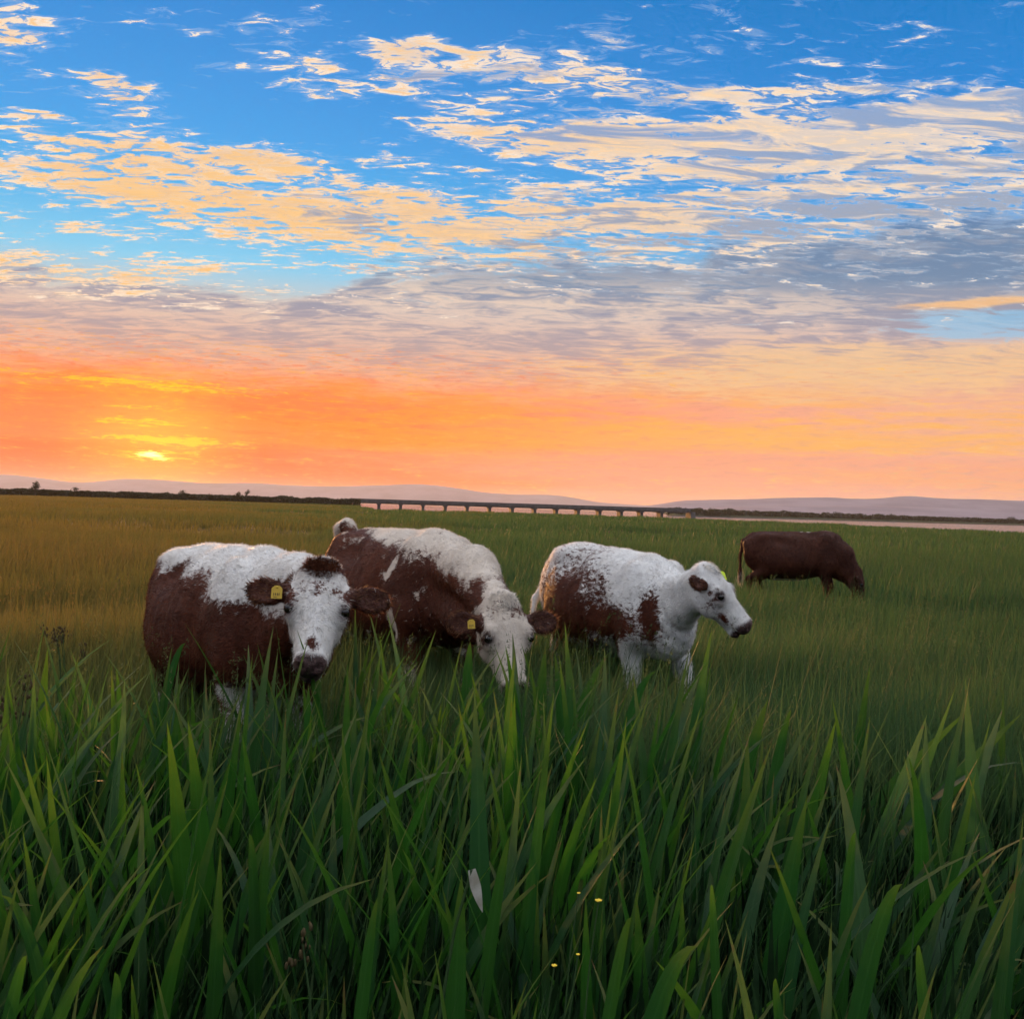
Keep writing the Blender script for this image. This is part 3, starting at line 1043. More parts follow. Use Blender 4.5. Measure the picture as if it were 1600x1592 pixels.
def sphere(r, nu=14, nv=9):
    v, q = [], []
    for i in range(nv + 1):
        for j in range(nu):
            th, ph = math.pi * i / nv, math.tau * j / nu
            v.append((r * math.sin(th) * math.cos(ph), r * math.sin(th) * math.sin(ph), r * math.cos(th)))
    for i in range(nv):
        for j in range(nu):
            q.append((i * nu + j, (i + 1) * nu + j, (i + 1) * nu + (j + 1) % nu, i * nu + (j + 1) % nu))
    return v, q


def make_cow(spec):
    s, th = spec['scale'], spec['heading']
    org = np.array([spec['x'], spec['y'], float(ground_z(spec['x'], spec['y'])) + spec.get('dz', 0.0)])
    ch, sh = math.cos(th), math.sin(th)

    def to_cow(w, vector=False):
        d = np.array(w, float) - (0 if vector else org)
        return np.array([ch * d[0] + sh * d[1], -sh * d[0] + ch * d[1], d[2]])

    h = spec['voxel']
    poll = to_cow(spec['poll'])
    f = to_cow(spec['face'], True); f /= np.linalg.norm(f)
    u = to_cow(spec['brow'], True); u -= f * (u @ f); u /= np.linalg.norm(u)
    l = np.cross(u, f)
    if spec.get('tilt'):
        ct_, st_ = math.cos(spec['tilt']), math.sin(spec['tilt'])
        l, u = l * ct_ + u * st_, u * ct_ - l * st_
    hs = spec['head_scale']
    HR = np.stack([f, l, u], 1)

    def hp(a, b, c):
        return poll + HR @ np.array([a, b, c]) * hs

    lo = np.minimum([-1.08 * s, -0.46 * s, -0.03], hp(0.2, 0, 0) - 0.42 * hs)
    hi = np.maximum([0.90 * s, 0.46 * s, spec.get('top', 1.42) * s], hp(0.2, 0, 0) + 0.42 * hs)
    lo[2] = -0.03
    G = Field(lo, hi, h)
    bw = spec.get('girth', 1.0)

    slope = spec.get('slope', 0.0)

    def tilt(c):
        c = np.array(c, float)
        c[2] -= slope * c[0] * min(1.0, max(0.0, (c[2] - 0.3) / 0.9))
        return c

    def B(c, r, k=0.10, cut=False):
        G.ell(tilt(c) * s * (1, bw if abs(c[1]) > 0 else 1, 1), np.array(r) * s * (1, bw, 1), k * s, None, cut)

    # trunk: hindquarters, barrel, ribs, chest
    B((-0.06, 0, 0.85), (0.66, 0.335, 0.36))
    B((-0.14, 0, 0.76), (0.52, 0.36, 0.30))
    B((-0.02, 0, 1.04), (0.62, 0.215, 0.185), 0.12)
    B((-0.52, 0, 1.00), (0.36, 0.235, 0.235), 0.10)
    B((-0.60, 0.13, 0.88), (0.25, 0.145, 0.30), 0.08)
    B((-0.60, -0.13, 0.88), (0.25, 0.145, 0.30), 0.08)
    B((0.44, 0, 0.88), (0.34, 0.265, 0.335), 0.10)
    B((0.66, 0, 0.76), (0.17, 0.15, 0.20), 0.10)
    for sd in (1, -1):
        B((0.44, 0.155 * sd, 0.97), (0.17, 0.095, 0.26), 0.05)
        B((0.50, 0.185 * sd, 0.78), (0.14, 0.085, 0.16), 0.05)
        B((-0.50, 0.165 * sd, 1.145), (0.12, 0.07, 0.055), 0.10)
        B((-0.80, 0.105 * sd, 1.04), (0.06, 0.045, 0.05), 0.07)
        B((-0.34, 0.24 * sd, 0.84), (0.20, 0.09, 0.26), 0.10)
        B((-0.25, 0.31 * sd, 1.11), (0.12, 0.09, 0.070), 0.10, True)
        B((0.235, 0.37 * sd, 0.92), (0.05, 0.07, 0.22), 0.08, True)
    B((0.44, 0, 1.175), (0.20, 0.085, 0.075), 0.07)
    G.cone(tilt((-0.70, 0, 1.165)) * s, tilt((0.40, 0, 1.20)) * s, 0.040 * s, 0.05 * s, 0.10 * s)
    B((-0.36, 0, 0.55), (0.15, 0.13, 0.10), 0.05)

    # legs with their joints
    st = spec.get('step', (0, 0, 0, 0))
    for j, sd in enumerate((1, -1)):
        y = 0.165 * sd
        o = st[j]
        G.cone(np.array((0.50, y, 0.74)) * s, np.array((0.45 + o * 0.2, y, 0.60)) * s, 0.125 * s, 0.095 * s, 0.06 * s)
        G.cone(np.array((0.45 + o * 0.2, y, 0.60)) * s, np.array((0.49 + o * 0.7, y, 0.36)) * s, 0.092 * s, 0.056 * s, 0.03 * s)
        G.ell(np.array((0.495 + o * 0.7, y, 0.35)) * s, np.array((0.056, 0.056, 0.065)) * s, 0.02)
        G.cone(np.array((0.49 + o * 0.7, y, 0.34)) * s, np.array((0.49 + o, y, 0.13)) * s, 0.048 * s, 0.040 * s, 0.02)
        G.cone(np.array((0.49 + o, y, 0.13)) * s, np.array((0.53 + o, y, 0.05)) * s, 0.046 * s, 0.058 * s, 0.02)
        o = st[2 + j]
        G.cone(np.array((-0.46, 0.16 * sd, 0.78)) * s, np.array((-0.42 + o * 0.3, 0.17 * sd, 0.62)) * s, 0.17 * s, 0.13 * s, 0.06 * s)
        G.cone(np.array((-0.44 + o * 0.3, 0.17 * sd, 0.62)) * s, np.array((-0.68 + o * 0.8, 0.165 * sd, 0.46)) * s, 0.125 * s, 0.064 * s, 0.04 * s)
        G.cone(np.array((-0.68 + o * 0.8, 0.165 * sd, 0.46)) * s, np.array((-0.64 + o, 0.165 * sd, 0.14)) * s, 0.056 * s, 0.042 * s, 0.02)
        G.cone(np.array((-0.64 + o, 0.165 * sd, 0.14)) * s, np.array((-0.60 + o, 0.165 * sd, 0.05)) * s, 0.046 * s, 0.058 * s, 0.02)

    # tail
    tail = [np.array(p) * s for p in spec.get('tail', [(-0.72, 0, 1.16), (-0.86, 0.0, 1.08), (-0.91, -0.03, 0.82), (-0.90, -0.05, 0.60)])]
    tr = spec.get('tail_r', [0.050, 0.040, 0.026, 0.024])
    for i in range(len(tail) - 1):
        G.cone(tail[i], tail[i + 1], tr[i] * s, tr[i + 1] * s, 0.05 if i == 0 else 0.025)
    sw = tail[-1]
    if spec.get('switch', True):
        G.ell(sw - (0, 0, 0.10 * s), np.array((0.035, 0.04, 0.13)) * s, 0.03)

    # neck
    nk = spec.get('neck', 1.0)
    a1, b1 = tilt((0.50, 0, 1.05)) * s, hp(0.015, 0, -0.10)
    mid = (a1 + b1) / 2 + np.array(spec.get('neck_arch', (0, 0, 0.02)))
    G.cone(a1, mid, 0.165 * s * nk, 0.135 * s * nk, 0.10 * s)
    G.cone(mid, b1, 0.135 * s * nk, 0.105 * hs, 0.08 * s)
    a2, b2 = tilt((0.60, 0, 0.84)) * s, hp(0.10, 0, -0.19)
    mid2 = (a2 + b2) / 2 + np.array(spec.get('throat_arch', (0, 0, -0.01)))
    G.cone(a2, mid2, 0.165 * s * nk, 0.12 * s * nk, 0.10 * s)
    G.cone(mid2, b2, 0.12 * s * nk, 0.085 * hs, 0.07 * s)

    # head
    def H(c, r, k=0.03, cut=False, RR=None):
        G.ell(hp(*c), np.array(r) * hs, k * hs, HR if RR is None else HR @ RR, cut)

    def HC(a, b, ra, rb, k=0.04):
        G.cone(hp(*a), hp(*b), ra * hs, rb * hs, k * hs)

    H((0.065, 0, -0.075), (0.115, 0.118, 0.095))
    H((-0.02, 0, -0.045), (0.066, 0.068, 0.055), 0.06)
    H((0.15, 0, -0.065), (0.12, 0.122, 0.070), 0.04)
    HC((0.15, 0, -0.09), (0.37, 0, -0.090), 0.098, 0.052, 0.04)
    HC((0.14, 0, -0.052), (0.40, 0, -0.062), 0.050, 0.048, 0.03)
    HC((0.12, 0, -0.17), (0.36, 0, -0.150), 0.075, 0.050, 0.05)
    for sd in (1, -1):
        H((0.185, 0.105 * sd, -0.066), (0.058, 0.030, 0.045), 0.03)
        H((0.17, 0.075 * sd, -0.155), (0.105, 0.045, 0.085), 0.04)
        H((0.30, 0.050 * sd, -0.11), (0.09, 0.025, 0.055), 0.04)
        H((0.435, 0.034 * sd, -0.075), (0.040, 0.032, 0.046), 0.025)
    H((0.425, 0, -0.095), (0.058, 0.056, 0.064), 0.035)
    H((0.415, 0, -0.168), (0.055, 0.050, 0.036), 0.02)
    for sd in (1, -1):
        H((0.474, 0.034 * sd, -0.052), (0.026, 0.014, 0.016), 0.008, True)
        H((0.197, 0.140 * sd, -0.020), (0.036, 0.034, 0.028), 0.014, True)
        H((0.160, 0.112 * sd, -0.012), (0.040, 0.024, 0.016), 0.025)
    H((0.465, 0, -0.140), (0.055, 0.080, 0.007), 0.010, True)
    # ears: broad dishes held out sideways
    er = spec.get('ear', {})
    for sd in (1, -1):
        dr, fw = er.get('droop', 0.10), er.get('turn', 0.0) * sd
        E1 = np.array([math.sin(dr), sd * math.cos(dr), 0.0])            # along the ear
        E3 = np.array([0.25, 0.0, 1.0]); E3 -= E1 * (E3 @ E1); E3 /= np.linalg.norm(E3)
        E2 = np.cross(E3, E1)
        cr, sr = math.cos(fw), math.sin(fw)
        E2, E3 = E2 * cr + E3 * sr, E3 * cr - E2 * sr
        RR = np.stack([E1, E2, E3], 1)
        root = np.array([er.get('root', 0.085), 0.100 * sd, -0.075])
        es = er.get('size', 1.0)
        HC(root, root + E1 * 0.07 * es, 0.042 * es, 0.034 * es, 0.03)
        c = root + E1 * 0.125 * es
        H(c, (0.088 * es, 0.066 * es, 0.022), 0.02, False, RR)
        H(c + E3 * 0.019 + E1 * 0.005, (0.068 * es, 0.048 * es, 0.021), 0.010, True, RR)
    v, q = G.surface()
    v = relax(v, q, 2, 0.5)
    # ribs, loose skin and small unevenness of the hide
    tmp = mesh_np('tmp', v, q, True)
    n0 = np.zeros(len(v) * 3, np.float32)
    tmp.vertex_normals.foreach_get('vector', n0)
    n0 = n0.reshape(-1, 3)
    bpy.data.meshes.remove(tmp)
    cx_, cy_, cz_ = (v / s).T
    far_head = sstep(np.linalg.norm(v - hp(0.2, 0, -0.08), axis=1), 0.24 * hs, 0.36 * hs)
    ribs = np.sin((cx_ + 0.10 * cz_) * math.tau / 0.085) * sstep(cx_, -0.32, -0.15) * (1 - sstep(cx_, 0.18, 0.30)) * sstep(np.abs(cy_), 0.16, 0.26) * sstep(cz_, 0.62, 0.78) * (1 - sstep(cz_, 1.02, 1.14))
    folds = np.sin((cx_ * 0.9 + cz_ * 0.35) * math.tau / 0.075 + 2.0 * np.sin(cz_ * 9.0)) * sstep(cx_, 0.52, 0.66) * sstep(cz_, 0.5, 0.7)
    lumps = fbm(v, 5.0, spec['seed'] + 2.0, 3)
    v = v + n0 * (far_head * (0.0035 * ribs + 0.003 * folds + 0.006 * lumps) * s)[:, None]

    # coat colours in the animal's own coordinates
    c = v / s
    rel = (v - poll) @ HR / hs
    hf, hl, hu = rel[:, 0], rel[:, 1], rel[:, 2]
    head = sstep(hf, -0.10, 0.02) * (1 - sstep(np.abs(hl), 0.30, 0.36)) * (1 - sstep(hf, 0.55, 0.6)) * sstep(hu, -0.30, -0.22) * (1 - sstep(hu, 0.10, 0.15))
    ear = head * sstep(np.abs(hl) - 0.04 * sstep(hf, 0.12, 0.2), 0.118, 0.135) * (1 - sstep(hf, 0.165, 0.185))
    nz = fbm(v, 4.0, spec['seed'])
    nz2 = fbm(v, 11.0, spec['seed'] + 9, 2)
    white, roan = spec['coat'](c[:, 0], c[:, 1], c[:, 2] + slope * c[:, 0] * np.clip((c[:, 2] - 0.3) / 0.9, 0, 1), nz, nz2, poll / s)
    fw_, fr_ = spec['face_coat'](hf, hl, hu, nz, nz2)
    white = white * (1 - head) + fw_ * head
    roan = roan * (1 - head) + fr_ * head
    white = white * (1 - ear) + spec.get('ear_white', 0.05) * ear
    dark = head * sstep(hf + 0.012 * nz2, *spec.get('nose', (0.425, 0.448)))
    dark = np.maximum(dark, head * (1 - ear) * np.clip(np.exp(-(((hf - 0.197) / 0.040) ** 2 + ((np.abs(hl) - 0.125) / 0.040) ** 2 + ((hu + 0.030) / 0.034) ** 2)) * 1.5, 0, 0.9))
    dark = np.maximum(dark, 1 - sstep(c[:, 2], 0.055, 0.075))
    dark = np.maximum(dark, ear * spec.get('ear_dark', 0.35))
    root_o = bpy.data.objects.new('cow', None)
    COL.objects.link(root_o)
    root_o.location = org
    root_o.rotation_euler = (0, 0, th)
    root_o['label'], root_o['category'], root_o['group'] = spec['label'], 'cow', 'cattle in the marsh field'
    me = mesh_np('body', v, q, True)
    layer = me.color_attributes.new('coat', 'FLOAT_COLOR', 'POINT')
    col4 = np.stack([white, np.clip(dark, 0, 1), roan, np.full_like(white, spec.get('cream', 0.0))], 1)
    layer.data.foreach_set('color', col4.astype(np.float32).ravel())
    body = link('body', me, coat_mat, root_o)
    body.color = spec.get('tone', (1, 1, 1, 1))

    # short coat hair standing off the hide
    nrm = np.zeros(len(v) * 3, np.float32)
    me.vertex_normals.foreach_get('vector', nrm)
    nrm = nrm.reshape(-1, 3)
    r = np.random.default_rng(spec['seed'])
    pick = r.integers(0, len(v), spec['hairs'])
    pick = pick[(c[pick, 2] > 0.08) & (dark[pick] < 0.75)]
    tuft_ = np.flatnonzero((head > 0.3) & (hf < 0.055) & ((np.abs(hl) / 0.072) ** 2 + ((hf + 0.03) / 0.09) ** 2 < 1) & (hu > -0.10))
    earv = np.flatnonzero(ear > 0.5)
    pick = np.concatenate([pick, r.choice(tuft_, spec.get('tuft', 600)), r.choice(earv, spec.get('ear_hairs', 2600))])
    is_t = np.zeros(len(pick), bool); is_t[-(spec.get('tuft', 600) + spec.get('ear_hairs', 2600)):-spec.get('ear_hairs', 2600)] = True
    is_e = np.zeros(len(pick), bool); is_e[-spec.get('ear_hairs', 2600):] = True
    n_ = len(pick)
    N_ = nrm[pick]
    jit = r.normal(0, h * 0.6, (n_, 3)); jit -= N_ * (jit * N_).sum(1)[:, None]
    base = v[pick] + jit - N_ * 0.003
    fl = np.tile(np.array([-0.75, 0.0, -0.65]), (n_, 1))
    hd = head[pick][:, None]
    fl = fl * (1 - hd) + hd * (f * 0.8 + l * np.sign(hl[pick])[:, None] * 0.45)
    fl = np.where(is_e[:, None], l * np.sign(hl[pick])[:, None] + f * (hf[pick] - 0.09)[:, None] * 9.0, fl)
    fl = np.where(is_t[:, None], f * 0.75 + u * 0.4 + r.normal(0, 0.6, (n_, 3)), fl)
    swirl = np.stack([fbm(base, 9.0, 1.0 + 5 * k, 2) for k in range(3)], 1)
    fl = fl + swirl * 1.3 + r.normal(0, 0.25, (n_, 3))
    fl -= N_ * (fl * N_).sum(1)[:, None]
    fl /= np.linalg.norm(fl, axis=1)[:, None] + 1e-6
    lift = np.where(is_t, 0.9, np.where(is_e, 0.40, 0.45)) * r.uniform(0.6, 1.5, n_)
    d = fl + N_ * lift[:, None]
    d /= np.linalg.norm(d, axis=1)[:, None]
    L = spec.get('hair_len', 0.022) * r.uniform(0.6, 1.5, n_)
    L = np.where(c[pick, 2] < 0.45, L * 0.8, L)
    L = np.where(is_e, r.uniform(0.014, 0.034, n_) * hs, L)
    L = np.where(is_t, r.uniform(0.016, 0.036, n_) * hs * spec.get('tuft_len', 1.0), L)
    side = np.cross(d, N_ + r.normal(0, 0.3, (n_, 3)))
    side /= np.linalg.norm(side, axis=1)[:, None] + 1e-6
    wd = np.where(is_t | is_e, 0.0013, 0.0015 * spec.get('hair_w', 1.0)) * r.uniform(0.7, 1.3, n_)
    hv = np.stack([base - side * wd[:, None], base + side * wd[:, None], base + d * L[:, None]], 1).reshape(-1, 3)
    ww = white[pick] + (fbm(base, 38.0, 3.0, 2) * 1.0 + r.normal(0, 0.10, n_)) * (roan[pick] * 0.75 + 0.08)
    wc = sstep(ww, 0.44, 0.56)[:, None]
    rv = np.clip(1.0 + 0.9 * fbm(base, 26.0, 7.0, 2)[:, None] + r.normal(0, 0.22, (n_, 1)), 0.45, 1.8)
    hc = (np.array([0.100, 0.026, 0.011]) * (1 - wc) + np.array([0.76, 0.74, 0.71]) * wc) * np.where(wc > 0.5, np.minimum(0.45 + 0.5 * rv, 1.05), rv)
    cream = spec.get('cream', 0.0) * 0.8
    hc = hc * (1 - cream * wc) + np.array([0.60, 0.49, 0.385]) * cream * wc
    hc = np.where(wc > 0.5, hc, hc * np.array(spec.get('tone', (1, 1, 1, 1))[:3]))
    hc = np.where(is_e[:, None], np.where(r.uniform(size=(n_, 1)) < 0.45, np.array([0.26, 0.13, 0.065]), np.array([0.070, 0.026, 0.014])) * rv, hc)
    hc = np.where(is_t[:, None], np.array(spec.get('tuft_col', (0.70, 0.66, 0.60))) * rv, hc)
    parts = [(hv, hc)]
    if spec.get('switch', True):                                   # long hair of the tail tip
        k = 260
        b0 = sw + r.normal(0, 0.02, (k, 3)) * s - np.stack([np.zeros(k), np.zeros(k), r.uniform(0, 0.14, k)], 1) * s
        dd = np.stack([r.normal(0, 0.16, k), r.normal(0, 0.16, k), -np.ones(k)], 1)
        e0 = b0 + dd * (r.uniform(0.10, 0.22, k) * s)[:, None]
        sdv = np.cross(dd, r.normal(size=(k, 3))); sdv /= np.linalg.norm(sdv, axis=1)[:, None]
        parts.append((np.stack([b0 - sdv * 0.002, b0 + sdv * 0.002, e0], 1).reshape(-1, 3), np.tile(np.array(spec.get('switch_col', (0.66, 0.58, 0.48))), (k, 1))))
    hv = np.concatenate([p[0] for p in parts])
    hc = np.concatenate([p[1] for p in parts])
    hm = mesh_np('coat_hair', hv, np.arange(len(hv)).reshape(-1, 3))
    layer = hm.color_attributes.new('coat', 'FLOAT_COLOR', 'POINT')
    layer.data.foreach_set('color', np.repeat(np.concatenate([hc, np.ones((len(hc), 1))], 1), 3, 0).astype(np.float32).ravel())
    link('coat_hair', hm, hair_mat, root_o, kind='stuff')

    # eyes and ear tag
    ev, eq = sphere(0.0235 * hs)
    eye_me = mesh_np('eye', ev, np.array(eq), True)
    for sd in (1, -1):
        e = link('eye', eye_me, eye_mat, root_o)
        e.location = hp(0.195, 0.116 * sd, -0.034)
    if spec.get('tag'):
        tsd, mat_, off, siz = spec['tag']
        tg = MB()
        w2, h2, t2 = 0.027 * siz, 0.034 * siz, 0.0016
        o_ = [(-w2, -h2), (w2, -h2), (w2, h2 * 0.55), (w2 * 0.45, h2), (-w2 * 0.45, h2), (-w2, h2 * 0.55)]
        nn = len(o_)
        tg.add([(a, b, -t2) for a, b in o_] + [(a, b, t2) for a, b in o_], [[k, (k + 1) % nn, nn + (k + 1) % nn, nn + k] for k in range(nn)])
        tg.add([(a, b, t2) for a, b in o_], [[0, 1, 2, 5]], None)
        tg.add([(o_[k][0], o_[k][1], t2) for k in (2, 3, 4, 5)], [[0, 1, 2, 3]])
        tg.add([(a, b, -t2) for a, b in o_], [[5, 2, 1, 0]])
        tg.add([(o_[k][0], o_[k][1], -t2) for k in (2, 3, 4, 5)], [[3, 2, 1, 0]])
        sv_, sq_ = sphere(0.007 * siz, 8, 5)
        tg.add(np.array(sv_) * (1, 1, 0.5) + (0, h2 * 0.72, t2), sq_)
        to = link('ear_tag', tg.mesh('ear_tag'), tag_mats[mat_], root_o)
        zc = to_cow(np.array(EYE) - np.array(spec['poll']), True); zc /= np.linalg.norm(zc)
        zc = zc * 0.6 + u * 0.4; zc /= np.linalg.norm(zc)
        yc = -f * 0.5 + np.array([0, 0, 1.0]); yc -= zc * (yc @ zc); yc /= np.linalg.norm(yc)
        xc = np.cross(yc, zc)
        M_ = Matrix(((xc[0], yc[0], zc[0], 0), (xc[1], yc[1], zc[1], 0), (xc[2], yc[2], zc[2], 0), (0, 0, 0, 1)))
        M_.translation = Vector(hp(*off))
        to.matrix_local = M_
        ink = MB()
        for a, b, ww_, hh_ in ((-0.013, -0.012, 0.003, 0.014), (-0.004, -0.012, 0.003, 0.014), (0.005, -0.012, 0.003, 0.014), (0.013, -0.012, 0.0025, 0.014), (0.0, -0.026, 0.016, 0.0025)):
            ink.add([((a - ww_) * siz, (b - hh_ / 2) * siz, t2 + 0.0008), ((a + ww_ * 0.2) * siz, (b - hh_ / 2) * siz, t2 + 0.0008), ((a + ww_ * 0.2) * siz, (b + hh_ / 2) * siz, t2 + 0.0008), ((a - ww_) * siz, (b + hh_ / 2) * siz, t2 + 0.0008)], [[0, 1, 2, 3]])
        link('print', ink.mesh('print'), ink_mat, to)
    return root_o


def bump1(x, c, w):
    return np.exp(-((x - c) / w) ** 2)


def coat_one(x, y, z, n1, n2, pl):
    line = 1.165 - 0.03 * sstep(x, -0.5, -0.1) - 0.08 * sstep(x, 0.05, 0.30) - 0.04 * sstep(x, 0.35, 0.6)
    line = line + 0.20 * (1 - sstep(x, -0.82, -0.62)) - 0.05 * bump1(x, -0.42, 0.10)
    w = 0.5 + (z - line) * 5.0 + n1 * 0.26 + n2 * 0.16
    w = np.maximum(w, 0.5 + (0.52 - z) * 3.0 + n1 * 0.5 - 0.10 - 0.6 * (1 - sstep(x, -0.1, 0.4)))
    return np.clip(w, 0, 1), 0.16 + 0.30 * bump1(z, line, 0.10) + 0.5 * (z < 0.50)


def face_one(f_, l_, u_, n1, n2):
    w = 0.95 - 1.0 * sstep(f_ + n1 * 0.03 + 0.6 * np.abs(l_), 0.10, 0.02) + n2 * 0.12
    w = w - 0.50 * np.exp(-((f_ - 0.375) / 0.035) ** 2 - (l_ / 0.04) ** 2) * (u_ > -0.1)
    w = w - 0.85 * np.exp(-((f_ - 0.18) / 0.060) ** 2 - ((np.abs(l_) - 0.150) / 0.048) ** 2)
    w = w - 0.34 * np.exp(-((f_ - 0.11) / 0.05) ** 2) - 0.16 * np.exp(-(l_ / 0.03) ** 2) - 0.35 * (u_ < -0.16)
    return np.clip(w, 0, 1), 0.55 + 0.3 * np.exp(-((f_ - 0.08) / 0.06) ** 2)


def coat_two(x, y, z, n1, n2, pl):
    # the white follows the top of the back and the upper half of the lowered neck
    tn = np.clip((x - 0.42) / max(pl[0] - 0.42, 0.2), 0, 1)
    neck = 1.15 + tn * (pl[2] + 0.02 - 1.15)
    line = 1.235 - 0.03 * sstep(x, -0.45, 0.1) - 0.07 * sstep(x, 0.10, 0.36)
    line = np.where(x > 0.42, np.minimum(line, neck), line)
    w = 0.5 + (z - line) * 4.6 + n1 * 0.34 + n2 * 0.20
    w = np.maximum(w, 0.05 + 0.9 * bump1(x - (z - 1.0) * 0.55, 0.33, 0.06) * bump1(z, 1.03, 0.085) + n2 * 0.55 + n1 * 0.2)
    w = np.maximum(w, 0.36 + (0.56 - 0.16 * sstep(x, 0.2, 0.4) - z) * 4.0 + n1 * 0.5)
    w = np.maximum(w, 0.05 + 0.85 * bump1(x, 0.40, 0.08) * bump1(z, 0.68, 0.13) + n1 * 0.25)
    w = np.maximum(w, 0.15 + 0.9 * (1 - sstep(x, -0.97, -0.86)) * sstep(z, 0.95, 1.10))
    return np.clip(w, 0, 1), 0.22 + 0.45 * bump1(x, 0.66, 0.16) + 0.35 * bump1(x, 0.33, 0.10) * bump1(z, 1.03, 0.12)


def face_two(f_, l_, u_, n1, n2):
    w = 0.80 + n2 * 0.18 + n1 * 0.12 - 0.25 * np.exp(-((f_ - 0.05) / 0.05) ** 2)
    w = w - 0.35 * np.exp(-((f_ - 0.19) / 0.04) ** 2 - ((np.abs(l_) - 0.13) / 0.03) ** 2)
    return np.clip(w, 0, 1), 0.55 + 0 * f_


def coat_three(x, y, z, n1, n2, pl):
    d1 = np.sqrt(((x + 0.20) / 0.50) ** 2 + ((z - 0.81) / 0.32) ** 2)
    d2 = np.sqrt(((x - 0.30) / 0.42) ** 2 + ((z - 0.77) / 0.15) ** 2)
    d3 = np.sqrt(((x - 0.68) / 0.07) ** 2 + ((z - 0.88) / 0.18) ** 2)
    d4 = np.sqrt(((x - 0.36) / 0.09) ** 2 + ((z - 0.64) / 0.12) ** 2)
    dd = np.minimum(np.minimum(d1, d2 + 0.05), np.minimum(d3 + 0.08, d4 + 0.1)) + n1 * 0.30 + n2 * 0.12
    w = 0.5 + (dd - 0.98) * 0.85
    return np.clip(w, 0, 0.98), np.clip(1.25 - np.abs(dd - 1.10) * 1.0, 0.10, 1.1) * (0.45 + 0.55 * sstep(z, 0.72, 0.98))


def face_three(f_, l_, u_, n1, n2):
    w = 0.84 + n2 * 0.16 + n1 * 0.12 - 0.55 * np.exp(-((f_ - 0.30) / 0.05) ** 2 - ((u_ + 0.13) / 0.035) ** 2) - 0.3 * np.exp(-((f_ - 0.19) / 0.04) ** 2 - ((np.abs(l_) - 0.13) / 0.03) ** 2)
    return np.clip(w, 0, 1), 0.58 + 0 * f_


def coat_four(x, y, z, n1, n2, pl):
    w = 0.5 + (z - (1.285 - 0.01 * sstep(x, -0.3, 0.2))) * 8.0 - 0.16 + n1 * 0.5
    w = np.maximum(w, 0.1 + 0.7 * sstep(z, 0.52, 0.46) * sstep(x, -0.45, -0.3) * (1 - sstep(x, 0.30, 0.42)) + n1 * 0.15)
    return np.clip(w, 0, 1), 0.10 + 0 * x


def face_four(f_, l_, u_, n1, n2):
    return np.clip(0.10 + n1 * 0.2 + 0.3 * np.exp(-((f_ - 0.10) / 0.04) ** 2 - (l_ / 0.03) ** 2), 0, 1), 0.15 + 0 * f_


def unit(v):
    v = np.array(v, float)
    return v / np.linalg.norm(v)


c1 = dict(x=-1.44, y=5.45, heading=RAD(-55), scale=0.99, voxel=0.0115, girth=1.10, seed=3, hairs=90000, head_scale=0.98, cream=0.15,
          poll=np.array(at(503, 889, 4.36)), face=(0.04, -0.66, -0.75), brow=(0.16, -0.97, 0.1), tilt=RAD(1.5), coat=coat_one, face_coat=face_one,
          tuft_col=(0.13, 0.045, 0.022), tuft=1500, tuft_len=1.25, ear=dict(droop=0.05), tag=(-1, 'tag_yellow', (0.135, -0.175, -0.010), 0.82), nose=(0.405, 0.43),
          label='red cow with white back and white face staring at the camera')
c2 = dict(x=-0.76, y=7.30, heading=RAD(-56), scale=1.07, dz=-0.03, voxel=0.0125, girth=1.06, seed=14, hairs=80000, head_scale=1.06,
          poll=np.array(at(789, 940, 5.70)), face=unit((0.20, -0.48, -0.84)), brow=(0.38, -0.92, 0.05), coat=coat_two, face_coat=face_two,
          ear=dict(droop=0.02), tag=(-1, 'tag_yellow', (0.12, -0.205, -0.010), 0.75), cream=0.75, switch=False, top=1.50,
          tail=[(-0.78, 0, 1.17), (-0.90, 0.0, 1.255), (-1.00, 0.0, 1.23), (-1.05, 0.0, 1.05)], tail_r=[0.055, 0.055, 0.05, 0.03],
          neck_arch=(0.03, 0, 0.09), neck=1.08, step=(0.10, 0.0, 0.0, 0.0),
          label='red and white cow grazing head down between the staring cow and the pale cow')
c3 = dict(x=0.78, y=7.35, heading=RAD(-63), scale=0.97, voxel=0.012, girth=1.0, slope=0.08, neck=0.74, neck_arch=(0, 0, -0.05), seed=25, hairs=80000, head_scale=0.90,
          poll=np.array(at(1112, 890, 6.38)), face=unit((0.60, -0.27, -0.72)), brow=(0.80, -0.50, 0.45), coat=coat_three, face_coat=face_three,
          tag=(1, 'tag_lime', (0.06, 0.17, -0.03), 0.9), nose=(0.405, 0.428), ear_dark=0.5, step=(0.22, -0.03, 0.0, 0.12), tail=[(-0.72, 0, 1.16), (-0.86, -0.05, 1.06), (-0.91, -0.20, 0.82), (-0.86, -0.26, 0.62)],
          switch_col=(0.55, 0.34, 0.20), ear=dict(droop=-0.25, size=0.84, root=0.055),
          label='mostly white cow with one large brown flank patch walking to the right')
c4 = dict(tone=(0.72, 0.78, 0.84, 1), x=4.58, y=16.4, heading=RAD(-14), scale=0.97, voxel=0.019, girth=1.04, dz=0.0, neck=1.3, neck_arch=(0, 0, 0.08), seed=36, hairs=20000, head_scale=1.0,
          poll=np.array(at(1345, 894, 16.05)), face=unit((0.20, -0.15, -0.95)), brow=(0.9, -0.3, 0.3), coat=coat_four, face_coat=face_four,
          hair_len=0.028, hair_w=2.0, tuft=200, ear_hairs=500, tuft_col=(0.12, 0.05, 0.03), ear_dark=0.2, step=(0.10, -0.02, 0.10, -0.08),
          label='plain dark brown cow grazing farthest away near the river')
for spec_ in (c1, c2, c3, c4):
    make_cow(spec_)

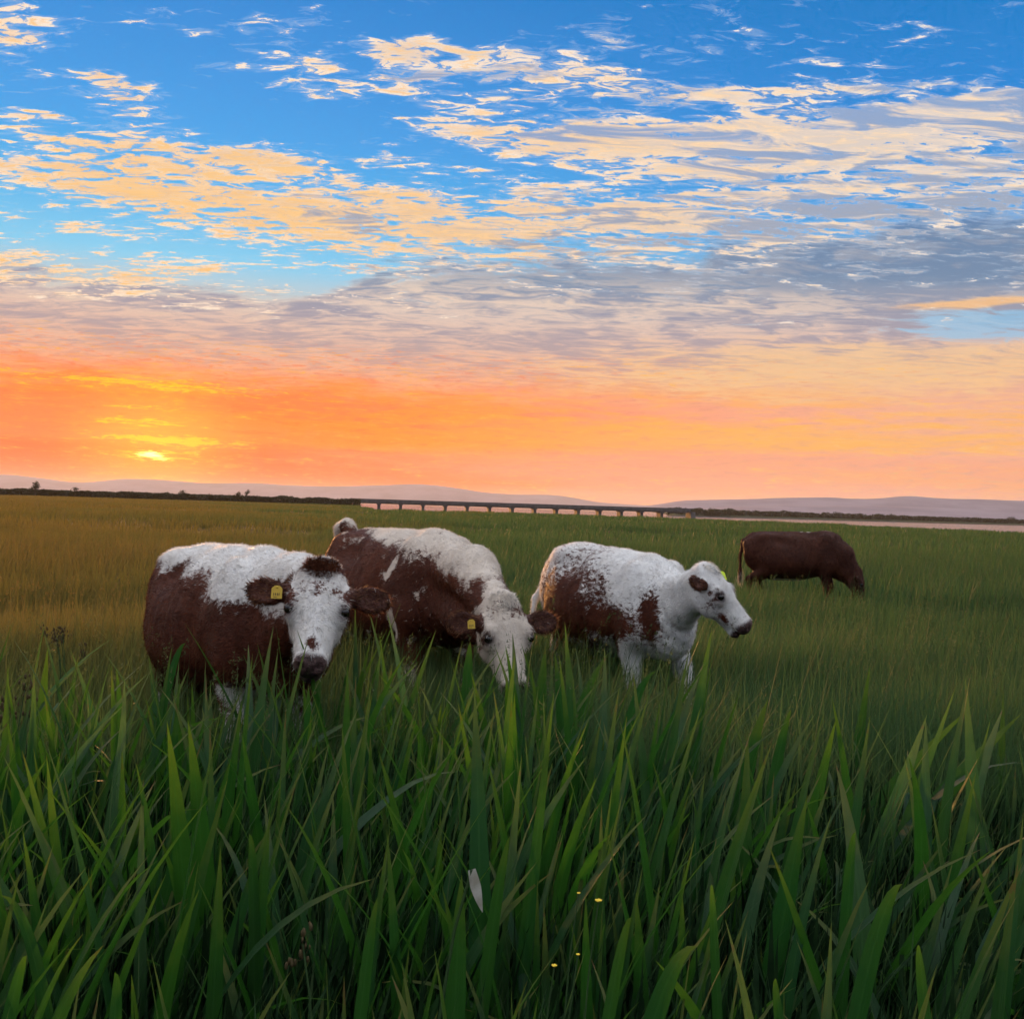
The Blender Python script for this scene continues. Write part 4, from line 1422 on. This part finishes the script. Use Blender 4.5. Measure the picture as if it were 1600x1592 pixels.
# ------------------------------------------------------------------ flag iris bed in the foreground
iris_mat = new_mat('iris_leaf')
P = obj_pos()
tt = attr('along')
ee = attr('across')
rnd = obj_random()
vein = noise(vec(ee * 9.0, tt * 1.2), 3.0, 3, 0.6, 0.0, '2D')
mott = noise(P, 14.0, 4, 0.6)
c_ = mixc(rnd, (0.006, 0.046, 0.017, 1), (0.024, 0.074, 0.014, 1))
c_ = mixc(smooth(vein, 0.35, 0.7) * 0.55, c_, (0.007, 0.040, 0.016, 1))
c_ = mixc(smooth(mott, 0.52, 0.75) * 0.35, c_, (0.036, 0.085, 0.022, 1))
c_ = mixc(smooth(tt + (mott - 0.5) * 0.30 + rnd * 0.10, 0.74, 1.06), c_, (0.13, 0.14, 0.022, 1))
rib = E.m('ABSOLUTE', ee - 0.5)
c_ = mixc(smooth(rib, 0.10, 0.0) * 0.35, c_, (0.040, 0.120, 0.035, 1))
worn = smooth(tt + (mott - 0.5) * 0.5, 0.98, 0.99) * smooth(rnd, 0.35, 0.45)
c_ = mixc(worn, c_, (0.16, 0.085, 0.028, 1))
tr_ = mixc(0.6, c_, (0.085, 0.32, 0.016, 1))
out_surface(mix_shader(0.36, principled(c_, 0.40, 0.34, bump(vein, 0.7, 0.003)), translucent(tr_)))

dry_mat = new_mat('dry_leaf')
dn = noise(obj_pos(), 30.0, 4, 0.6)
dc = mixc(smooth(dn, 0.3, 0.7), (0.34, 0.32, 0.25, 1), (0.55, 0.54, 0.47, 1))
out_surface(mix_shader(0.25, principled(dc, 0.6, 0.3), translucent(dc)))


def leaf_from_curve(name, pts, width, twist=0.0, fold=0.2, face=None, mat=iris_mat, belly=0.35):
    """Sword-shaped leaf along a list of points; face is the direction its broad side looks to."""
    pts = np.asarray(pts, float)
    n_ = len(pts) - 1
    tan = np.gradient(pts, axis=0)
    tan /= np.linalg.norm(tan, axis=1)[:, None]
    face = np.array((0.0, -1.0, 0.15) if face is None else face, float)
    v, al, ac = [], [], []
    for k in range(n_ + 1):
        t = k / n_
        w = width * 0.5 * min(1.0, 0.70 + 0.9 * t) * (1.0 - max(0.0, (t - belly) / (1 - belly)) ** 1.9)
        w = max(w, 0.0003)
        side = np.cross(tan[k], face)
        side /= np.linalg.norm(side) + 1e-9
        nr_ = np.cross(side, tan[k])
        a = twist * t
        sd_ = side * math.cos(a) + nr_ * math.sin(a)
        nr_ = np.cross(sd_, tan[k])
        v += [pts[k] - sd_ * w, pts[k] + nr_ * w * fold, pts[k] + sd_ * w]
        al += [t] * 3
        ac += [0.0, 0.5, 1.0]
    q = []
    for k in range(n_):
        a = 3 * k
        q += [(a, a + 1, a + 4, a + 3), (a + 1, a + 2, a + 5, a + 4)]
    me = mesh_np(name, v, np.array(q), True)
    for nm, arr in (('along', al), ('across', ac)):
        a = me.attributes.new(nm, 'FLOAT', 'POINT')
        a.data.foreach_set('value', np.array(arr, dtype=np.float32))
    me.materials.append(mat)
    return me


def arc(length, bend, lean, segs=11, droop=0.0, wob=0.0):
    p, ang, out = np.array([0.0, 0.0, -0.02]), lean, []
    for k in range(segs + 1):
        t = k / segs
        out.append(p.copy())
        p = p + np.array([math.sin(ang), wob * math.sin(3 * t), math.cos(ang)]) * length / segs
        ang += bend / segs * (0.35 + 1.3 * t) + (droop / segs * 4 if t > 0.70 else 0.0)
    return out


rr = random.Random(5)
LEAVES = [leaf_from_curve('leaf', arc(1.0, rr.choice([0.06, 0.14, 0.25, 0.4, 0.6, 0.8]), rr.uniform(0.0, 0.10), 11, 0.0, rr.uniform(-0.05, 0.05)), rr.uniform(0.036, 0.058), rr.uniform(-0.6, 0.6), rr.uniform(0.1, 0.3), (1, 0, 0.1)) for k in range(18)]
ARCHED = [leaf_from_curve('leaf', arc(1.0, rr.uniform(0.9, 1.6), rr.uniform(0.08, 0.22), 12, rr.uniform(0.0, 0.45)), rr.uniform(0.028, 0.042), rr.uniform(-0.8, 0.8), 0.2, (1, 0, 0.1)) for k in range(7)]


def iris_root(x, y, label):
    root_ = bpy.data.objects.new('iris_plant', None)
    COL.objects.link(root_)
    root_.location = (x, y, float(ground_z(x, y)))
    root_['label'], root_['category'], root_['group'] = label, 'iris', 'flag irises in the foreground bed'
    return root_


def iris_fan(root_, n, height, spread, rnd_, wind=0.25, arched=0.08):
    """A fan of leaves rising from one foot."""
    fan = rnd_.gauss(0, 0.9)
    for j in range(n):
        o = link('leaf', rnd_.choice(ARCHED if rnd_.random() < arched else LEAVES), None, root_)
        s_ = height * rnd_.uniform(0.58, 1.06)
        off = (j - (n - 1) / 2) * 0.020
        o.location = (off * math.cos(fan) + rnd_.gauss(0, 0.016), off * math.sin(fan) + rnd_.gauss(0, 0.016), 0)
        yaw = fan + (0 if off >= 0 else math.pi) + rnd_.gauss(0, 0.5)
        if rnd_.random() < wind * 2:
            yaw = rnd_.gauss(0.0, 0.7)                    # the breeze lays the leaves over to the right
        o.rotation_mode = 'ZYX'
        spin = rnd_.choice((0.0, 0.0, 1.57)) + rnd_.gauss(0, 0.35)
        tip = abs(off) / 0.06 * spread + abs(rnd_.gauss(0, 0.06))
        M_ = Matrix.Rotation(yaw, 4, 'Z') @ Matrix.Rotation(tip, 4, 'Y') @ Matrix.Rotation(spin * 0.6, 4, 'Z')
        o.rotation_euler = M_.to_euler('ZYX')
        o.scale = (s_, s_ * rnd_.uniform(0.75, 1.15), s_)


# single leaves one can pick out in the photograph: tip, lowest visible point, width in pixels, tip height, how it looks and where
PICKED = [
    (75, 1003, 58, 1180, 21, 0.90, 'tall upright iris leaf against the orange grass at the far left'),
    (123, 1015, 100, 1160, 14, 0.88, 'slim iris leaf just right of the tall one at the far left'),
    (290, 997, 258, 1075, 13, 0.92, 'bright yellow-green iris leaf in front of the staring cow, leaning right'),
    (182, 1035, 190, 1170, 13, 0.88, 'dull olive iris leaf left of the staring cow'),
    (35, 1160, 92, 1420, 21, 0.88, 'broad iris leaf bending left near the left edge, above its pair'),
    (73, 1168, 96, 1450, 23, 0.86, 'broad olive iris leaf, right one of the pair near the left edge'),
    (213, 1180, 246, 1400, 16, 0.86, 'narrow dark iris leaf rising straight below the staring cow'),
    (331, 1186, 262, 1380, 22, 0.84, 'blue-green iris leaf curving to the right below the staring cow'),
    (345, 1308, 334, 1580, 27, 0.82, 'wide iris leaf with an orange tip at the lower left'),
    (422, 1257, 400, 1500, 24, 0.84, 'wide green iris leaf right of the orange-tipped one'),
    (390, 1288, 398, 1420, 18, 0.80, 'short iris leaf with a yellow tip between two wide leaves'),
    (2, 1382, 66, 1530, 20, 0.74, 'iris leaf sweeping in from the left edge at the bottom'),
    (130, 1440, 34, 1586, 12, 0.78, 'thin pale iris leaf leaning far right in the bottom left corner'),
    (163, 1457, 62, 1590, 25, 0.76, 'wide iris leaf leaning far right in the bottom left corner'),
    (42, 1474, 2, 1588, 23, 0.74, 'iris leaf cut off by the bottom left corner'),
    (180, 1500, 176, 1588, 23, 0.72, 'short olive iris leaf at the bottom edge, lower left'),
    (722, 1350, 710, 1590, 32, 0.82, 'widest bright green iris leaf standing upright at bottom centre'),
    (797, 1290, 764, 1480, 20, 0.84, 'green iris leaf right of the pale dry leaf'),
    (590, 1385, 562, 1585, 20, 0.80, 'dark iris leaf left of bottom centre'),
    (482, 1064, 480, 1190, 15, 0.86, 'bright blunt iris leaf under the muzzle of the staring cow'),
    (735, 995, 728, 1095, 17, 0.92, 'iris leaf standing beside the muzzle of the grazing cow'),
    (853, 1000, 838, 1160, 26, 0.92, 'broad lit iris leaf between the grazing cow and the pale cow, left of its pair'),
    (867, 1013, 882, 1160, 20, 0.91, 'broad lit iris leaf between the grazing cow and the pale cow, right of its pair'),
    (951, 1013, 896, 1100, 15, 0.90, 'iris leaf leaning right below the belly of the pale cow'),
    (1026, 1040, 980, 1130, 15, 0.88, 'lit iris leaf leaning right below the chest of the pale cow'),
    (1113, 1090, 968, 1300, 19, 0.84, 'long blue-green iris leaf arching to the right at centre right'),
    (1200, 1083, 1150, 1260, 30, 0.86, 'wide dark iris leaf right of the long arching one'),
    (1237, 1098, 1208, 1220, 17, 0.86, 'slender iris leaf right of the wide dark one'),
    (1360, 1030, 1330, 1240, 27, 0.90, 'tallest iris leaf on the right, below the brown cow'),
    (1308, 1110, 1262, 1310, 28, 0.84, 'wide pale-backed iris leaf left of the tallest one on the right'),
    (1521, 1093, 1318, 1290, 27, 0.84, 'iris leaf bowing over to the right below the far field'),
    (1597, 1105, 1400, 1300, 34, 0.84, 'broadest iris leaf bowing over towards the right edge'),
    (1568, 1070, 1562, 1300, 28, 0.86, 'upright dark iris leaf near the right edge'),
    (1525, 1195, 1462, 1500, 34, 0.84, 'very wide iris leaf standing in the lower right'),
    (1262, 1230, 1212, 1490, 36, 0.84, 'very wide dark iris leaf right of bottom centre'),
    (1337, 1285, 1322, 1420, 21, 0.82, 'iris leaf with a yellow tip between the two very wide ones'),
    (1090, 1460, 1010, 1590, 32, 0.76, 'wide bright iris leaf leaning right at the bottom edge'),
    (1112, 1365, 1120, 1500, 16, 0.80, 'narrow iris leaf above the wide leaning one at the bottom'),
    (1435, 1458, 1452, 1588, 22, 0.76, 'pointed iris leaf at the bottom edge, lower right'),
    (1212, 1510, 1232, 1590, 19, 0.72, 'short pointed iris leaf at the bottom edge, right of centre'),
    (987, 1415, 950, 1560, 19, 0.80, 'light green iris leaf beside the yellow flowers'),
    (1410, 1365, 1352, 1510, 27, 0.80, 'iris leaf leaning right between the very wide leaves of the lower right'),
]
rp = random.Random(11)
occupied = []
for tx_, ty_, lx_, ly_, wpx, ztip, label in PICKED:
    hor = 768 + 0.030 * tx_
    d = (1.5 - ztip) * 1600.0 / (ty_ - hor)
    tip = np.array(at(tx_, ty_, d))
    low = np.array(at(lx_, ly_, d + 0.03))
    dirv = tip - low
    flat = abs(dirv[0]) / max(abs(dirv[2]), 1e-3)
    down = min(low[2], 2.0)
    foot = low - np.array([np.clip(dirv[0] / max(dirv[2], 0.05), -0.25, 0.25) * down * 0.6, 0.0, down])
    foot[2] = 0.0
    ts = np.linspace(0, 1, 13)[:, None]
    ctrl = 2 * low - 0.5 * (foot + tip) if flat < 0.5 else low * 1.35 - foot * 0.10 - tip * 0.25
    if ctrl[2] > tip[2] * 0.98:
        ctrl[2] = tip[2] * 0.98
    curve = (1 - ts) ** 2 * foot + 2 * ts * (1 - ts) * ctrl + ts ** 2 * tip
    root_ = iris_root(foot[0], foot[1], label)
    base0 = np.array([foot[0], foot[1], root_.location.z])
    me = leaf_from_curve('leaf', curve - base0 - (0, 0, 0.02), wpx / 1600.0 * d * 1.08, rp.uniform(-0.35, 0.35), rp.uniform(0.15, 0.3), (0.15 * rp.uniform(-1, 1), -1, 0.2), belly=0.45)
    link('leaf', me, None, root_)
    iris_fan(root_, 3, ztip * 0.62, 0.16, rp, 0.15, 0.0)
    occupied.append((foot[0], foot[1]))


def bed_far(az):
    """Far edge of the iris bed, metres from the camera, by azimuth."""
    return float(np.interp(az, [-45, -28, -20, -12, -4, 4, 8, 14, 20, 27, 45], [4.7, 4.6, 4.35, 4.3, 4.55, 4.6, 4.05, 3.6, 3.7, 3.9, 4.0]))


spots = list(occupied)
tries = 0
while len(spots) < 292 and tries < 30000:
    tries += 1
    az = rp.uniform(-38, 38)
    d = math.sqrt(rp.uniform(1.25 ** 2, 4.7 ** 2))
    x, y = d * math.sin(math.radians(az)), d * math.cos(math.radians(az))
    if d > bed_far(az) + rp.gauss(0, 0.12) or abs(az) > 31 + 12 / d:
        continue
    gapmin = 0.13 if d < 2.6 else 0.16
    if any((x - a) ** 2 + (y - b) ** 2 < gapmin ** 2 for a, b in spots):
        continue
    spots.append((x, y))
WHERE = [(-17, 'far left of the staring cow'), (-8, 'below the staring cow'), (2, 'below the grazing red and white cow'), (12, 'below the pale cow'), (90, 'far right below the brown cow')]
for x, y in spots[len(occupied):]:
    d = math.hypot(x, y)
    az = math.degrees(math.atan2(x, y))
    hgt = 0.90 + rp.gauss(0, 0.07) + (0.07 if d > 3.2 else 0.0)
    if d < 2.2:
        hgt *= 0.80
    right = max(0.0, min(1.0, (az - 4) / 16))
    where = next(t for a, t in WHERE if az < a)
    depth_ = 'front' if d < 2.2 else ('middle' if d < 3.3 else 'back')
    root_ = iris_root(x, y, 'green sword-leaved iris clump, %s of the bed, %s' % (depth_, where))
    iris_fan(root_, rp.randint(6, 9), hgt, 0.16 + 0.10 * right, rp, 0.12 + 0.26 * right, 0.0 if (-9 < az < 9 and d > 2.4) else 0.10 + 0.28 * right)

# shorter leaves and thatch filling the bed between the plants
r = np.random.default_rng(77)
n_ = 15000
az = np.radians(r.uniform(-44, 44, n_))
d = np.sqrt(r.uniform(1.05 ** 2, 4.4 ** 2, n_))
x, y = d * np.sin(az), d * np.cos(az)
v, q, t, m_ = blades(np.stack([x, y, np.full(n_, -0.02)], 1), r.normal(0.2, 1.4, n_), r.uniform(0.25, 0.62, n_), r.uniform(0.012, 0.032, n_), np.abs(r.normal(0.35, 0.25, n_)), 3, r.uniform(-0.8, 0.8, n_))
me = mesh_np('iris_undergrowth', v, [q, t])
for nm, val in (('along', 0.35), ('across', 0.5)):
    a = me.attributes.new(nm, 'FLOAT', 'POINT')
    a.data.foreach_set('value', np.full(len(v), val, dtype=np.float32))
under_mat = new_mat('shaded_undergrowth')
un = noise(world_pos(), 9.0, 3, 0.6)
out_surface(principled(mixc(smooth(un, 0.35, 0.65), (0.008, 0.024, 0.008, 1), (0.016, 0.042, 0.012, 1)), 0.7, 0.08))  # near-black green: shade between the plants is put into the colour
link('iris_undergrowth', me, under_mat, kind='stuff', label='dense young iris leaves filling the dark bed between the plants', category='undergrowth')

# ------------------------------------------------------------------ small plants among the irises
stem_mat = new_mat('flower_stem')
out_surface(principled((0.035, 0.075, 0.022, 1), 0.6, 0.3))
petal_mat = new_mat('yellow_petal')
out_surface(principled(mixc(noise(obj_pos(), 80.0, 2), (0.72, 0.48, 0.01, 1), (0.80, 0.60, 0.02, 1)), 0.35, 0.5))
husk_mat = new_mat('sedge_husk')
out_surface(principled(mixc(noise(obj_pos(), 60.0, 3), (0.035, 0.028, 0.012, 1), (0.12, 0.085, 0.035, 1)), 0.7, 0.2))


def stalk(points, r0, r1, sides=5):
    pts = np.asarray(points, float)
    v, q = [], []
    for k, p in enumerate(pts):
        rad = r0 + (r1 - r0) * k / (len(pts) - 1)
        for a in range(sides):
            v.append(p + rad * np.array([math.cos(a * math.tau / sides), math.sin(a * math.tau / sides), 0]))
    for k in range(len(pts) - 1):
        for a in range(sides):
            q.append((k * sides + a, k * sides + (a + 1) % sides, (k + 1) * sides + (a + 1) % sides, (k + 1) * sides + a))
    return v, q


def buttercup(px, py, depth, label, size):
    top = np.array(at(px, py, depth))
    root_ = bpy.data.objects.new('buttercup', None)
    COL.objects.link(root_)
    root_.location = (top[0] - 0.03, top[1] + 0.02, 0.0)
    root_['label'], root_['category'], root_['group'] = label, 'flower', 'yellow flowers among the irises'
    b = np.array(root_.location)
    rel = top - b
    m = MB()
    m.add(*stalk([np.array([0, 0, -0.02]), rel * (0.1, 0.1, 0.5), rel * (0.6, 0.6, 0.85), rel], 0.0022, 0.0013))
    link('stem', m.mesh('stem'), stem_mat, root_)
    for k in range(5):
        a = k * math.tau / 5
        m = MB()
        ca_, sa_ = math.cos(a), math.sin(a)
        w = size * 0.5
        prof = [(0.0, 0.0015, 0.0), (0.45, w * 0.9, 0.30), (0.85, w, 0.75), (1.05, w * 0.5, 1.05)]
        vv = []
        for rr_, ww_, zz_ in prof:
            c = np.array([rr_ * size * 0.8, 0, zz_ * size * 0.55])
            for sg in (-1, 1):
                p = c + np.array([0, sg * ww_, 0])
                vv.append((rel[0] + p[0] * ca_ - p[1] * sa_, rel[1] + p[0] * sa_ + p[1] * ca_, rel[2] + p[2]))
        m.add(vv, [(0, 1, 3, 2), (2, 3, 5, 4), (4, 5, 7, 6)])
        link('petal', m.mesh('petal', True), petal_mat, root_)


buttercup(935, 1409, 1.85, 'largest yellow buttercup among the dark leaves at bottom centre', 0.0075)
buttercup(904, 1396, 1.95, 'small yellow bud up and left of the largest buttercup', 0.004)
buttercup(866, 1510, 1.65, 'yellow buttercup lowest and farthest left of the few', 0.0055)
buttercup(903, 1492, 1.70, 'small yellow bud right of the lowest buttercup', 0.004)

# pale dry leaf hanging bent over
tip, top_ = np.array(at(754, 1425, 1.95)), np.array(at(737, 1358, 1.93))
foot = np.array([top_[0] - 0.10, top_[1] + 0.05, 0.0])
root_ = bpy.data.objects.new('dry_leaf', None)
COL.objects.link(root_)
root_.location = foot
root_['label'], root_['category'] = 'pale dry leaf folded over and hanging at bottom centre', 'dry leaf'
m = MB()
m.add(*stalk([(0, 0, -0.02), (top_ - foot) * (0.3, 0.3, 0.5), (top_ - foot) * (0.7, 0.7, 0.85), top_ - foot], 0.004, 0.003))
link('stalk', m.mesh('stalk'), stem_mat, root_)
ts = np.linspace(0, 1, 9)[:, None]
link('blade', leaf_from_curve('blade', (top_ - foot) * (1 - ts) + (tip - foot) * ts + np.array([0.0, -0.02, 0]) * ts * (1 - ts), 0.021, 0.2, 0.15, (0.2, -1, 0.1), dry_mat, 0.25), None, root_)


def sedge(px, py, depth, label, seed, heads):
    """Clump of stiff stems, each carrying a branched brown seed head."""
    rs = random.Random(seed)
    c = np.array(at(px, py, depth))
    root_ = bpy.data.objects.new('sedge_plant', None)
    COL.objects.link(root_)
    root_.location = (c[0], c[1], 0)
    root_['label'], root_['category'], root_['group'] = label, 'sedge', 'brown seeding sedges'
    for k in range(heads):
        tipp = np.array([rs.gauss(0, 0.06), rs.gauss(0, 0.05), c[2] + rs.uniform(-0.14, 0.04)])
        m = MB()
        b = np.array([rs.gauss(0, 0.015), rs.gauss(0, 0.015), -0.02])
        m.add(*stalk([b, b * 0.6 + tipp * (0.3, 0.3, 0.5), tipp * (0.7, 0.7, 0.85), tipp], 0.003, 0.0018))
        st_ = link('stem', m.mesh('stem'), stem_mat, root_)
        m = MB()
        for j in range(16):
            o = tipp + np.array([rs.gauss(0, 0.014), rs.gauss(0, 0.014), rs.uniform(-0.05, 0.035)])
            sv_, sq_ = sphere(1.0, 5, 4)
            ax = rs.uniform(0.004, 0.008)
            m.add(np.array(sv_) * (ax * 0.6, ax * 0.6, ax * 1.3) + o, sq_)
            m.add([tipp - (0, 0, 0.03), tipp - (0.0012, 0, 0.03), o], t=[[0, 1, 2]])
        link('seed_head', m.mesh('seed_head', True), husk_mat, st_)


sedge(14, 1075, 3.6, 'brown seeding sedge leaning in at the left edge before the irises', 4, 5)
sedge(520, 1385, 1.95, 'dark seed head standing alone among the leaves at lower centre', 9, 1)
sedge(110, 985, 5.4, 'brown seeding sedge in the grass left of the staring cow', 12, 6)
